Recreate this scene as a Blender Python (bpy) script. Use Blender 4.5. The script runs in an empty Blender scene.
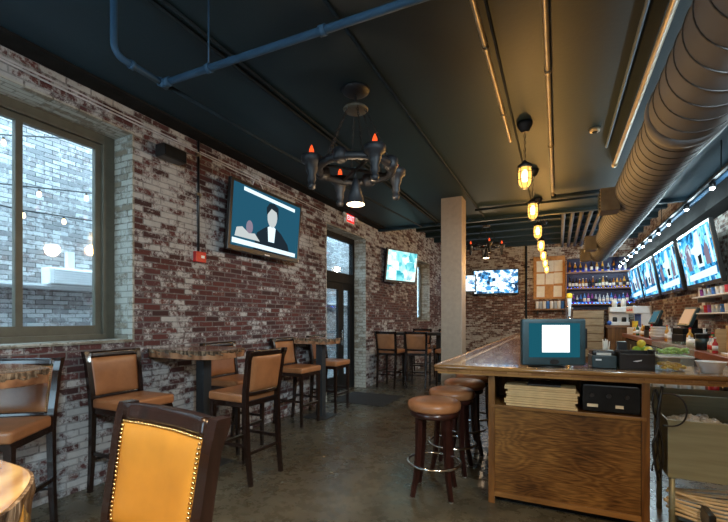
import bpy, bmesh, math, random
from mathutils import Vector, Matrix
random.seed(7)
PI = math.pi
sc = bpy.context.scene
COL = sc.collection
R = math.radians

# ------------------------------------------------------------------ materials
def new_mat(name):
    m = bpy.data.materials.new(name); m.use_nodes = True
    nt = m.node_tree; nt.nodes.clear()
    return m, nt
def N(nt, t, **kw):
    n = nt.nodes.new(t)
    for k, v in kw.items():
        if k in n.inputs.keys() if hasattr(n.inputs, 'keys') else False: n.inputs[k].default_value = v
        else: setattr(n, k, v)
    return n
def out(nt, sh):
    o = nt.nodes.new('ShaderNodeOutputMaterial'); nt.links.new(sh, o.inputs['Surface'])
def c4(c): return (c[0], c[1], c[2], 1)
def ramp(nt, fac, stops):
    r = nt.nodes.new('ShaderNodeValToRGB'); nt.links.new(fac, r.inputs['Fac'])
    e = r.color_ramp.elements
    while len(e) < len(stops): e.new(0.5)
    for i, (p, c) in enumerate(stops): e[i].position = p; e[i].color = c4(c)
    return r.outputs['Color']
def math_n(nt, op, a, b=None, c=None):
    n = nt.nodes.new('ShaderNodeMath'); n.operation = op
    for i, v in enumerate((a, b, c)):
        if v is None: continue
        if isinstance(v, (int, float)): n.inputs[i].default_value = v
        else: nt.links.new(v, n.inputs[i])
    return n.outputs[0]
def mixc(nt, fac, a, b):
    n = nt.nodes.new('ShaderNodeMix'); n.data_type = 'RGBA'
    if isinstance(fac, (int, float)): n.inputs[0].default_value = fac
    else: nt.links.new(fac, n.inputs[0])
    for i, v in ((6, a), (7, b)):
        if isinstance(v, tuple): n.inputs[i].default_value = c4(v)
        else: nt.links.new(v, n.inputs[i])
    return n.outputs[2]
def noise(nt, vec, scale, detail=3, rough=0.55, dist=0):
    n = nt.nodes.new('ShaderNodeTexNoise')
    n.inputs['Scale'].default_value = scale; n.inputs['Detail'].default_value = detail
    n.inputs['Roughness'].default_value = rough; n.inputs['Distortion'].default_value = dist
    if vec is not None: nt.links.new(vec, n.inputs['Vector'])
    return n.outputs[0]
def objco(nt):
    return nt.nodes.new('ShaderNodeTexCoord').outputs['Object']
def bump(nt, h, strength, dist=0.01):
    b = nt.nodes.new('ShaderNodeBump'); b.inputs['Strength'].default_value = strength
    b.inputs['Distance'].default_value = dist; nt.links.new(h, b.inputs['Height'])
    return b.outputs['Normal']
def bsdf(nt, col, rough=0.5, metal=0.0, normal=None, spec=0.5, coat=0):
    p = nt.nodes.new('ShaderNodeBsdfPrincipled')
    if isinstance(col, tuple): p.inputs['Base Color'].default_value = c4(col)
    else: nt.links.new(col, p.inputs['Base Color'])
    if isinstance(rough, (int, float)): p.inputs['Roughness'].default_value = rough
    else: nt.links.new(rough, p.inputs['Roughness'])
    p.inputs['Metallic'].default_value = metal
    p.inputs['Specular IOR Level'].default_value = spec
    p.inputs['Coat Weight'].default_value = coat
    if normal is not None: nt.links.new(normal, p.inputs['Normal'])
    return p
def mat(name, col, rough=0.5, metal=0.0, var=0.25, scale=8, bmp=0.0, stretch=None, spec=0.5, coat=0):
    """plain painted / moulded material with a little procedural variation"""
    m, nt = new_mat(name)
    v = objco(nt)
    if stretch:
        mp = nt.nodes.new('ShaderNodeMapping'); mp.inputs['Scale'].default_value = stretch
        nt.links.new(v, mp.inputs['Vector']); v = mp.outputs[0]
    n = noise(nt, v, scale, 4)
    lo = tuple(c * (1 - var) for c in col); hi = tuple(min(1, c * (1 + var)) for c in col)
    colr = ramp(nt, n, [(0.3, lo), (0.7, hi)])
    nm = bump(nt, n, bmp) if bmp else None
    out(nt, bsdf(nt, colr, rough, metal, nm, spec, coat).outputs[0])
    return m
def emit(name, col, strength):
    m, nt = new_mat(name)
    e = nt.nodes.new('ShaderNodeEmission'); e.inputs['Color'].default_value = c4(col); e.inputs['Strength'].default_value = strength
    out(nt, e.outputs[0]); return m
def wood(name, dark, light, rough=0.4, axis='X', scale=6.0, dist=3.0, coat=0.0, fine=40):
    m, nt = new_mat(name)
    v = objco(nt)
    mp = nt.nodes.new('ShaderNodeMapping')
    st = {'X': (0.12, 1, 1), 'Y': (1, 0.12, 1), 'Z': (1, 1, 0.12)}[axis]
    mp.inputs['Scale'].default_value = st
    nt.links.new(v, mp.inputs['Vector'])
    a = noise(nt, mp.outputs[0], scale, 5, 0.6, dist)
    b = noise(nt, mp.outputs[0], fine, 3, 0.6, 0.5)
    f = math_n(nt, 'ADD', math_n(nt, 'MULTIPLY', a, 0.75), math_n(nt, 'MULTIPLY', b, 0.25))
    col = ramp(nt, f, [(0.36, dark), (0.64, light)])
    out(nt, bsdf(nt, col, rough, 0, bump(nt, f, 0.12), 0.5, coat).outputs[0])
    return m
def wall_uv(nt):
    """brick coordinates: runs along the face horizontally, height vertically"""
    g = nt.nodes.new('ShaderNodeNewGeometry')
    s = nt.nodes.new('ShaderNodeSeparateXYZ'); nt.links.new(g.outputs['True Normal'], s.inputs[0])
    v = objco(nt)
    p = nt.nodes.new('ShaderNodeSeparateXYZ'); nt.links.new(v, p.inputs[0])
    nx = math_n(nt, 'ABSOLUTE', s.outputs[0]); nz = math_n(nt, 'ABSOLUTE', s.outputs[2])
    isx = math_n(nt, 'GREATER_THAN', nx, 0.5); isz = math_n(nt, 'GREATER_THAN', nz, 0.5)
    u = nt.nodes.new('ShaderNodeMix'); u.data_type = 'FLOAT'
    nt.links.new(isx, u.inputs[0]); nt.links.new(p.outputs[0], u.inputs[2]); nt.links.new(p.outputs[1], u.inputs[3])
    u2 = nt.nodes.new('ShaderNodeMix'); u2.data_type = 'FLOAT'
    nt.links.new(isz, u2.inputs[0]); nt.links.new(u.outputs[0], u2.inputs[2]); nt.links.new(p.outputs[1], u2.inputs[3])
    w = nt.nodes.new('ShaderNodeMix'); w.data_type = 'FLOAT'
    nt.links.new(isz, w.inputs[0]); nt.links.new(p.outputs[2], w.inputs[2]); nt.links.new(p.outputs[0], w.inputs[3])
    c = nt.nodes.new('ShaderNodeCombineXYZ'); nt.links.new(u2.outputs[0], c.inputs[0]); nt.links.new(w.outputs[0], c.inputs[1])
    return c.outputs[0], v, p.outputs[2]
def brick(name, bricks, mortar, paint, amount, bw=0.2, bh=0.061, ms=0.008, band=0.0, paint2=None, bstr=0.6):
    m, nt = new_mat(name)
    uv, ob, z = wall_uv(nt)
    warp = noise(nt, ob, 9, 2)
    add = nt.nodes.new('ShaderNodeVectorMath'); add.operation = 'MULTIPLY_ADD'
    nt.links.new(warp, add.inputs[0]); add.inputs[1].default_value = (0.012, 0.012, 0); nt.links.new(uv, add.inputs[2])
    b = nt.nodes.new('ShaderNodeTexBrick')
    nt.links.new(add.outputs[0], b.inputs['Vector'])
    b.inputs['Scale'].default_value = 1; b.inputs['Brick Width'].default_value = bw; b.inputs['Row Height'].default_value = bh
    b.inputs['Mortar Size'].default_value = ms; b.inputs['Mortar Smooth'].default_value = 0.35
    b.inputs['Color1'].default_value = (0, 0, 0, 1); b.inputs['Color2'].default_value = (1, 1, 1, 1)
    b.inputs['Mortar'].default_value = (0.5, 0.5, 0.5, 1)
    b.offset = 0.5
    v = b.outputs['Color']
    bc = ramp(nt, v, [(i / (len(bricks) - 1), c) for i, c in enumerate(bricks)])
    grain = noise(nt, ob, 60, 3)
    bc = mixc(nt, math_n(nt, 'MULTIPLY', grain, 0.5), bc, tuple(x * 0.35 for x in bricks[0]))
    patch = noise(nt, ob, 1.1, 4, 0.7)
    fine = noise(nt, ob, 13, 8, 0.82)
    f = math_n(nt, 'ADD', math_n(nt, 'MULTIPLY', patch, 1.0), math_n(nt, 'MULTIPLY', fine, 1.7))
    f = math_n(nt, 'ADD', f, math_n(nt, 'MULTIPLY', v, 0.42))
    if band:   # paint worn away in a belt around chair-back to eye height
        d = math_n(nt, 'ABSOLUTE', math_n(nt, 'SUBTRACT', z, 1.75))
        d = math_n(nt, 'MINIMUM', math_n(nt, 'MULTIPLY', d, 1.0), 0.9)
        f = math_n(nt, 'ADD', f, math_n(nt, 'MULTIPLY', math_n(nt, 'SUBTRACT', d, 0.5), band))
    mask = nt.nodes.new('ShaderNodeMapRange'); mask.interpolation_type = 'SMOOTHSTEP'
    nt.links.new(f, mask.inputs[0]); mask.inputs[1].default_value = amount - 0.13; mask.inputs[2].default_value = amount + 0.13
    mo = mixc(nt, noise(nt, ob, 5, 3), mortar, tuple(x * 0.45 for x in mortar))
    base = mixc(nt, b.outputs['Fac'], bc, mo)
    pc = mixc(nt, noise(nt, ob, 5, 6, 0.8), paint, paint2 or tuple(x * 0.55 for x in paint))
    pc = mixc(nt, math_n(nt, 'MULTIPLY', b.outputs['Fac'], 0.55), pc, tuple(x * 0.3 for x in paint))
    col = mixc(nt, mask.outputs[0], base, pc)
    h = math_n(nt, 'SUBTRACT', math_n(nt, 'MULTIPLY', fine, 0.5), b.outputs['Fac'])
    out(nt, bsdf(nt, col, 0.75, 0, bump(nt, h, bstr, 0.012), 0.3).outputs[0])
    return m
def picture(name, stops, scale, strength, seed=0.0):
    """a lit screen showing blurred sport pictures: blocks of colour"""
    m, nt = new_mat(name)
    v = objco(nt)
    mp = nt.nodes.new('ShaderNodeMapping'); mp.inputs['Location'].default_value = (seed, seed * 0.7, seed * 1.3)
    mp.inputs['Scale'].default_value = (1.0, 1.0, 1.0); nt.links.new(v, mp.inputs['Vector'])
    a = noise(nt, mp.outputs[0], scale, 3, 0.65, 0.8)
    vo = nt.nodes.new('ShaderNodeTexVoronoi'); vo.inputs['Scale'].default_value = scale * 2.2; vo.distance = 'CHEBYCHEV'
    nt.links.new(mp.outputs[0], vo.inputs['Vector'])
    sp = nt.nodes.new('ShaderNodeSeparateXYZ'); nt.links.new(vo.outputs['Color'], sp.inputs[0])
    f = math_n(nt, 'ADD', math_n(nt, 'MULTIPLY', a, 0.7), math_n(nt, 'MULTIPLY', sp.outputs[0], 0.34))
    col = ramp(nt, f, stops)
    e = nt.nodes.new('ShaderNodeEmission'); nt.links.new(col, e.inputs['Color']); e.inputs['Strength'].default_value = strength
    out(nt, e.outputs[0]); return m
def glass(name, tint, gloss=0.08):
    m, nt = new_mat(name)
    t = nt.nodes.new('ShaderNodeBsdfTransparent'); t.inputs[0].default_value = c4(tint)
    g = nt.nodes.new('ShaderNodeBsdfGlossy'); g.inputs['Roughness'].default_value = 0.04
    lw = nt.nodes.new('ShaderNodeLayerWeight'); lw.inputs[0].default_value = 0.25
    nn = math_n(nt, 'ADD', math_n(nt, 'MULTIPLY', lw.outputs['Fresnel'], 0.35), gloss)
    mx = nt.nodes.new('ShaderNodeMixShader'); nt.links.new(nn, mx.inputs[0])
    nt.links.new(t.outputs[0], mx.inputs[1]); nt.links.new(g.outputs[0], mx.inputs[2])
    out(nt, mx.outputs[0]); return m
def bark_mat():
    m, nt = new_mat('bark')
    v = objco(nt)
    mp = nt.nodes.new('ShaderNodeMapping'); mp.inputs['Scale'].default_value = (1, 1, 0.18); nt.links.new(v, mp.inputs['Vector'])
    a = noise(nt, mp.outputs[0], 38, 5, 0.65, 0.6); b = noise(nt, v, 7, 3)
    f = math_n(nt, 'ADD', math_n(nt, 'MULTIPLY', a, 0.8), math_n(nt, 'MULTIPLY', b, 0.2))
    col = ramp(nt, f, [(0.36, (0.012, 0.009, 0.007)), (0.5, (0.10, 0.065, 0.04)), (0.66, (0.36, 0.27, 0.18))])
    out(nt, bsdf(nt, col, 0.8, 0, bump(nt, f, 1.0, 0.02), 0.2).outputs[0]); return m
def slab_mat(name, dark, light):
    m, nt = new_mat(name)
    v = objco(nt)
    w = nt.nodes.new('ShaderNodeTexWave'); w.wave_type = 'RINGS'; w.rings_direction = 'Z'
    w.inputs['Scale'].default_value = 5; w.inputs['Distortion'].default_value = 6; w.inputs['Detail'].default_value = 3
    nt.links.new(v, w.inputs['Vector'])
    n = noise(nt, v, 12, 4)
    f = math_n(nt, 'ADD', math_n(nt, 'MULTIPLY', w.outputs['Fac'], 0.45), math_n(nt, 'MULTIPLY', n, 0.55))
    col = ramp(nt, f, [(0.2, dark), (0.75, light)])
    out(nt, bsdf(nt, col, 0.14, 0, None, 0.6, 0.5).outputs[0]); return m
def ply_mat():
    m, nt = new_mat('cabinet_plywood')
    v = objco(nt)
    mp = nt.nodes.new('ShaderNodeMapping'); mp.inputs['Scale'].default_value = (0.9, 1, 3.2); nt.links.new(v, mp.inputs['Vector'])
    n0 = noise(nt, mp.outputs[0], 1.6, 2, 0.5, 0.4)
    w = math_n(nt, 'SINE', math_n(nt, 'MULTIPLY', n0, 95.0))
    mp2 = nt.nodes.new('ShaderNodeMapping'); mp2.inputs['Scale'].default_value = (0.08, 1, 1); nt.links.new(v, mp2.inputs['Vector'])
    fi = noise(nt, mp2.outputs[0], 120, 3)
    big = noise(nt, v, 2.4, 2)
    f = math_n(nt, 'ADD', math_n(nt, 'MULTIPLY', w, 0.045), math_n(nt, 'MULTIPLY', fi, 0.55))
    f = math_n(nt, 'ADD', f, math_n(nt, 'MULTIPLY', big, 0.55))
    col = ramp(nt, f, [(0.36, (0.04, 0.016, 0.004)), (0.54, (0.13, 0.058, 0.014)), (0.74, (0.26, 0.135, 0.036))])
    out(nt, bsdf(nt, col, 0.38, 0, bump(nt, f, 0.08), 0.4).outputs[0]); return m
def floor_mat():
    m, nt = new_mat('polished_concrete')
    v = objco(nt)
    a = noise(nt, v, 1.1, 7, 0.7, 0.6); b = noise(nt, v, 6, 6, 0.75)
    f = math_n(nt, 'ADD', math_n(nt, 'MULTIPLY', a, 0.6), math_n(nt, 'MULTIPLY', b, 0.4))
    col = ramp(nt, f, [(0.33, (0.035, 0.032, 0.022)), (0.5, (0.08, 0.074, 0.052)), (0.66, (0.15, 0.14, 0.10))])
    ro = nt.nodes.new('ShaderNodeMapRange'); nt.links.new(b, ro.inputs[0]); ro.inputs[1].default_value = 0.3; ro.inputs[2].default_value = 0.7
    ro.inputs[3].default_value = 0.20; ro.inputs[4].default_value = 0.36
    out(nt, bsdf(nt, col, ro.outputs[0], 0, bump(nt, b, 0.012), 0.5).outputs[0]); return m
def bar_mat():
    m, nt = new_mat('varnished_bar_wood')
    v = objco(nt)
    br = nt.nodes.new('ShaderNodeTexBrick')
    mp = nt.nodes.new('ShaderNodeMapping'); mp.inputs['Rotation'].default_value = (0, 0, PI / 2); nt.links.new(v, mp.inputs['Vector'])
    nt.links.new(mp.outputs[0], br.inputs['Vector'])
    br.inputs['Scale'].default_value = 1; br.inputs['Brick Width'].default_value = 0.9; br.inputs['Row Height'].default_value = 0.09
    br.inputs['Mortar Size'].default_value = 0.002
    br.inputs['Color1'].default_value = (0, 0, 0, 1); br.inputs['Color2'].default_value = (1, 1, 1, 1)
    mp2 = nt.nodes.new('ShaderNodeMapping'); mp2.inputs['Scale'].default_value = (1, 0.1, 1); nt.links.new(v, mp2.inputs['Vector'])
    n = noise(nt, mp2.outputs[0], 30, 4, 0.6, 0.5)
    f = math_n(nt, 'ADD', math_n(nt, 'MULTIPLY', br.outputs['Color'], 0.4), math_n(nt, 'MULTIPLY', n, 0.6))
    col = ramp(nt, f, [(0.15, (0.10, 0.042, 0.016)), (0.8, (0.30, 0.15, 0.06))])
    out(nt, bsdf(nt, col, 0.16, 0, None, 0.6, 0.6).outputs[0]); return m
def ceil_mat():
    m, nt = new_mat('dark_ceiling_paint')
    v = objco(nt)
    a = noise(nt, v, 0.8, 3); b = noise(nt, v, 25, 3)
    col = ramp(nt, a, [(0.3, (0.0065, 0.021, 0.032)), (0.7, (0.009, 0.027, 0.040))])
    out(nt, bsdf(nt, col, 0.55, 0, bump(nt, b, 0.08), 0.3).outputs[0]); return m

M = {}
M['brick'] = brick('whitewashed_brick', [(0.05, 0.024, 0.026), (0.135, 0.042, 0.038), (0.085, 0.045, 0.052), (0.17, 0.062, 0.05)], (0.19, 0.17, 0.17),
                   (0.62, 0.62, 0.64), 1.67, band=0.26, paint2=(0.24, 0.25, 0.24))
M['brick_far'] = brick('red_brick', [(0.07, 0.03, 0.02), (0.17, 0.06, 0.035), (0.2, 0.08, 0.05)], (0.26, 0.23, 0.2), (0.58, 0.53, 0.46), 1.62, band=0.3)
M['brick_reveal'] = brick('pale_painted_brick', [(0.26, 0.22, 0.16), (0.33, 0.31, 0.26), (0.4, 0.38, 0.33)], (0.2, 0.18, 0.14), (0.58, 0.58, 0.52), 1.52)
M['brick_alley'] = brick('alley_brick', [(0.26, 0.25, 0.25), (0.38, 0.37, 0.36), (0.24, 0.19, 0.18), (0.46, 0.45, 0.44)], (0.12, 0.12, 0.12), (0.62, 0.62, 0.61), 1.62, bw=0.19, bh=0.058, ms=.006)
M['ceil'] = ceil_mat()
M['floor'] = floor_mat()
M['asphalt'] = mat('alley_ground', (0.16, 0.16, 0.16), 0.9, var=0.3, scale=20)
M['winframe'] = mat('window_paint_olive_grey', (0.10, 0.092, 0.068), 0.45, var=0.15)
M['doorframe'] = mat('door_black_paint', (0.010, 0.011, 0.012), 0.7, spec=.2)
M['glass'] = glass('window_glass', (0.95, 0.98, 1.0))
M['column'] = mat('column_taupe_paint', (0.25, 0.205, 0.155), 0.5, var=0.1, scale=14, bmp=0.05)
M['darkwood'] = wood('espresso_wood', (0.007, 0.0035, 0.0025), (0.022, 0.010, 0.007), 0.26, 'Z', coat=0.2)
M['stoolwood'] = wood('mahogany_wood', (0.014, 0.004, 0.003), (0.042, 0.012, 0.009), 0.28, 'Z', coat=0.3)
M['leather'] = mat('tan_leather', (0.31, 0.13, 0.052), 0.34, var=0.15, scale=9, bmp=0.03)
M['leather_gold'] = mat('golden_tan_leather', (0.43, 0.215, 0.032), 0.36, var=0.12, scale=7, bmp=0.03)
M['brass'] = mat('brass_nailheads', (0.6, 0.45, 0.22), 0.25, 1.0, var=0.1)
M['steel'] = mat('stainless_steel', (0.45, 0.46, 0.44), 0.32, 1.0, var=0.12, scale=3, stretch=(1, 1, 12))
M['binsteel'] = mat('brushed_bin_steel', (0.29, 0.30, 0.21), 0.45, 0.4, var=0.12, scale=3, stretch=(1, 1, 12))
M['backblue'] = mat('dark_blue_shelf_back', (0.012, 0.018, 0.055), 0.6)
M['chrome'] = mat('chrome', (0.72, 0.72, 0.70), 0.15, 1.0, var=0.05)
M['bark'] = bark_mat()
M['slab'] = slab_mat('walnut_slab', (0.14, 0.06, 0.03), (0.36, 0.19, 0.10))
M['slab_yellow'] = slab_mat('yellow_pine_slab', (0.30, 0.15, 0.035), (0.58, 0.40, 0.14))
M['post'] = mat('black_painted_steel', (0.02, 0.024, 0.028), 0.45)
M['black'] = mat('black_plastic', (0.012, 0.013, 0.014), 0.35)
M['blackm'] = mat('matte_black', (0.013, 0.013, 0.013), 0.85, spec=.1)
M['tealplastic'] = mat('charcoal_teal_plastic', (0.018, 0.042, 0.05), 0.4)
M['iron'] = mat('wrought_iron', (0.006, 0.007, 0.010), 0.55, 0.0)
M['pipe_blue'] = mat('blue_painted_pipe', (0.028, 0.07, 0.125), 0.6, var=0.15, spec=.25)
M['pipe_dark'] = mat('dark_painted_pipe', (0.012, 0.020, 0.026), 0.8, spec=.15)
M['pipe_tan'] = mat('galvanised_conduit', (0.30, 0.25, 0.17), 0.4, 0.4, var=0.2)
M['pipe_grey'] = mat('grey_pipe', (0.13, 0.125, 0.12), 0.6, 0.0)
M['duct'] = mat('spiral_duct_metal', (0.15, 0.155, 0.165), 0.75, 0.0, var=0.1, scale=3, spec=.2)
M['seam'] = mat('duct_seam_shadowed_steel', (0.05, 0.05, 0.05), 0.6)
M['register'] = mat('register_paint', (0.10, 0.085, 0.06), 0.5)
M['cable_white'] = mat('white_cable', (0.55, 0.55, 0.58), 0.5)
M['hose'] = mat('beige_hose', (0.68, 0.58, 0.40), 0.5, var=0.15)
M['red'] = mat('red_plastic', (0.5, 0.02, 0.02), 0.35)
M['white'] = mat('white_plastic', (0.75, 0.76, 0.76), 0.4, var=0.05)
M['paper'] = mat('paper', (0.75, 0.73, 0.66), 0.8, var=0.08)
M['menu'] = mat('cream_menu_card', (0.55, 0.39, 0.19), 0.7, var=0.15)
M['cork'] = mat('orange_board_wood', (0.42, 0.2, 0.06), 0.6)
M['ply'] = ply_mat()
M['cabinet'] = wood('cabinet_frame_wood', (0.075, 0.029, 0.007), (0.20, 0.09, 0.022), 0.35, 'Z')
M['cabinet_x'] = wood('cabinet_rail_wood', (0.10, 0.045, 0.012), (0.28, 0.14, 0.04), 0.35, 'X')
M['bar'] = bar_mat()
M['barnose'] = wood('bar_nosing_wood', (0.15, 0.066, 0.018), (0.36, 0.19, 0.06), 0.22, 'X', coat=0.4)
M['inlay'] = wood('pale_inlay_wood', (0.45, 0.3, 0.15), (0.62, 0.44, 0.25), 0.2, 'Y', coat=0.4)
M['redwood'] = wood('red_brown_counter_wood', (0.16, 0.045, 0.025), (0.34, 0.12, 0.07), 0.3, 'Y')
M['shelfwood'] = wood('shelf_wood', (0.10, 0.045, 0.02), (0.26, 0.13, 0.06), 0.45, 'X')
M['plank'] = wood('beige_plank', (0.22, 0.17, 0.10), (0.36, 0.29, 0.19), 0.6, 'X')
M['mat'] = mat('black_rubber_mat', (0.012, 0.012, 0.012), 0.85, bmp=0.3, scale=60)
def frosted(name, col, fac):
    m, nt = new_mat(name)
    t = nt.nodes.new('ShaderNodeBsdfTransparent'); t.inputs[0].default_value = (0.95, 0.98, 0.97, 1)
    d = bsdf(nt, col, .3)
    n = noise(nt, objco(nt), 12, 2)
    f = math_n(nt, 'ADD', fac - .05, math_n(nt, 'MULTIPLY', n, .1))
    mx = nt.nodes.new('ShaderNodeMixShader'); nt.links.new(f, mx.inputs[0]); nt.links.new(t.outputs[0], mx.inputs[1]); nt.links.new(d.outputs[0], mx.inputs[2])
    out(nt, mx.outputs[0]); return m
M['greenlid'] = frosted('green_lid', (0.06, 0.42, 0.12), 0.45)
M['clear'] = frosted('clear_plastic', (0.9, 0.95, 0.93), 0.07)
M['lime'] = mat('lime_green', (0.28, 0.5, 0.05), 0.5)
M['lemon'] = mat('lemon_yellow', (0.85, 0.65, 0.06), 0.45)
M['greenlid'] = None
M['orange'] = mat('orange_fruit', (1.0, 0.55, 0.03), 0.5, var=.1)
M['lettuce'] = mat('cut_lime_green', (0.35, 0.6, 0.12), 0.5, var=0.5, scale=40)
M['ice'] = mat('ice_white', (0.75, 0.8, 0.84), 0.25, var=0.1, scale=40)
M['blue'] = mat('blue_plastic', (0.03, 0.12, 0.5), 0.4)
M['yellow'] = mat('yellow_plastic', (0.8, 0.55, 0.04), 0.4)
M['beigescreen'] = emit('beige_lit_screen', (0.7, 0.42, 0.24), 0.5)
M['bluescreen'] = emit('blue_grey_lit_screen', (0.12, 0.3, 0.38), 0.28)
M['flame'] = emit('orange_flame_bulb', (1.0, 0.09, 0.02), 0.9)
M['bulb'] = emit('warm_bulb', (1.0, 0.66, 0.25), 10)
def glowglass(name, col, strength):
    m, nt = new_mat(name)
    t = nt.nodes.new('ShaderNodeBsdfTransparent'); e = nt.nodes.new('ShaderNodeEmission'); e.inputs['Color'].default_value = c4(col); e.inputs['Strength'].default_value = strength
    mx = nt.nodes.new('ShaderNodeMixShader'); mx.inputs[0].default_value = .6; nt.links.new(t.outputs[0], mx.inputs[1]); nt.links.new(e.outputs[0], mx.inputs[2])
    out(nt, mx.outputs[0]); return m
M['bulbglass'] = glowglass('glowing_jar_glass', (1.0, 0.50, 0.10), 1.5)
M['ledbulb'] = emit('cool_led', (0.72, 0.95, 1.0), 60)
M['downbulb'] = emit('warm_white_bulb', (1.0, 0.72, 0.42), 8)
M['string'] = emit('string_bulb', (1.0, 0.74, 0.42), 3.0)
M['exitred'] = emit('exit_red', (1.0, 0.03, 0.02), 0.75)
M['strip'] = emit('blue_led_strip', (0.02, 0.14, 1.0), 16)
blu = [(0.3, (0.008, 0.025, 0.06)), (0.45, (0.012, 0.10, 0.24)), (0.55, (0.04, 0.32, 0.62)), (0.66, (0.25, 0.65, 0.95)), (0.72, (0.10, 0.04, 0.08)), (0.85, (0.6, 0.85, 1.0))]
M['tv_sport'] = [picture('sport_picture_a', blu, 2.6, 1.1, 1.3), picture('sport_picture_b', blu, 2.8, 1.1, 5.1), picture('sport_picture_c', blu, 2.5, 1.1, 9.7), picture('sport_picture_d', blu, 2.4, 1.1, 14.2)]
M['tv_far'] = picture('far_picture', [(0.36, (0.015, 0.03, 0.06)), (0.47, (0.05, 0.28, 0.6)), (0.56, (0.8, 0.95, 1)), (0.63, (0.9, 0.97, 1)), (0.7, (0.02, 0.1, 0.25)), (0.85, (0.7, 0.9, 1))], 3.0, 1.1, 3.3)
M['tv_pale'] = picture('pale_picture', [(0.3, (0.03, 0.3, 0.36)), (0.45, (0.25, 0.68, 0.72)), (0.6, (0.75, 0.92, 0.85)), (0.8, (0.1, 0.35, 0.45))], 2.2, .95, 7.7)
M['tvbg'] = emit('screen_blue_backdrop', (0.010, 0.055, 0.09), 1.0)
M['tvdark'] = emit('screen_dark_suit', (0.008, 0.014, 0.02), 1.0)
M['tvwhite'] = emit('screen_white', (0.7, 0.9, 1.0), 0.75)
M['tvskin'] = emit('screen_skin', (0.55, 0.6, 0.6), 0.6)
M['tvpink'] = emit('screen_pink', (0.3, 0.25, 0.33), 0.5)
M['crt'] = emit('monitor_teal_screen', (0.006, 0.055, 0.078), 1.0)
M['crtwhite'] = emit('monitor_white_picture', (0.95, 0.97, 1.0), 1.1)

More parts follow.
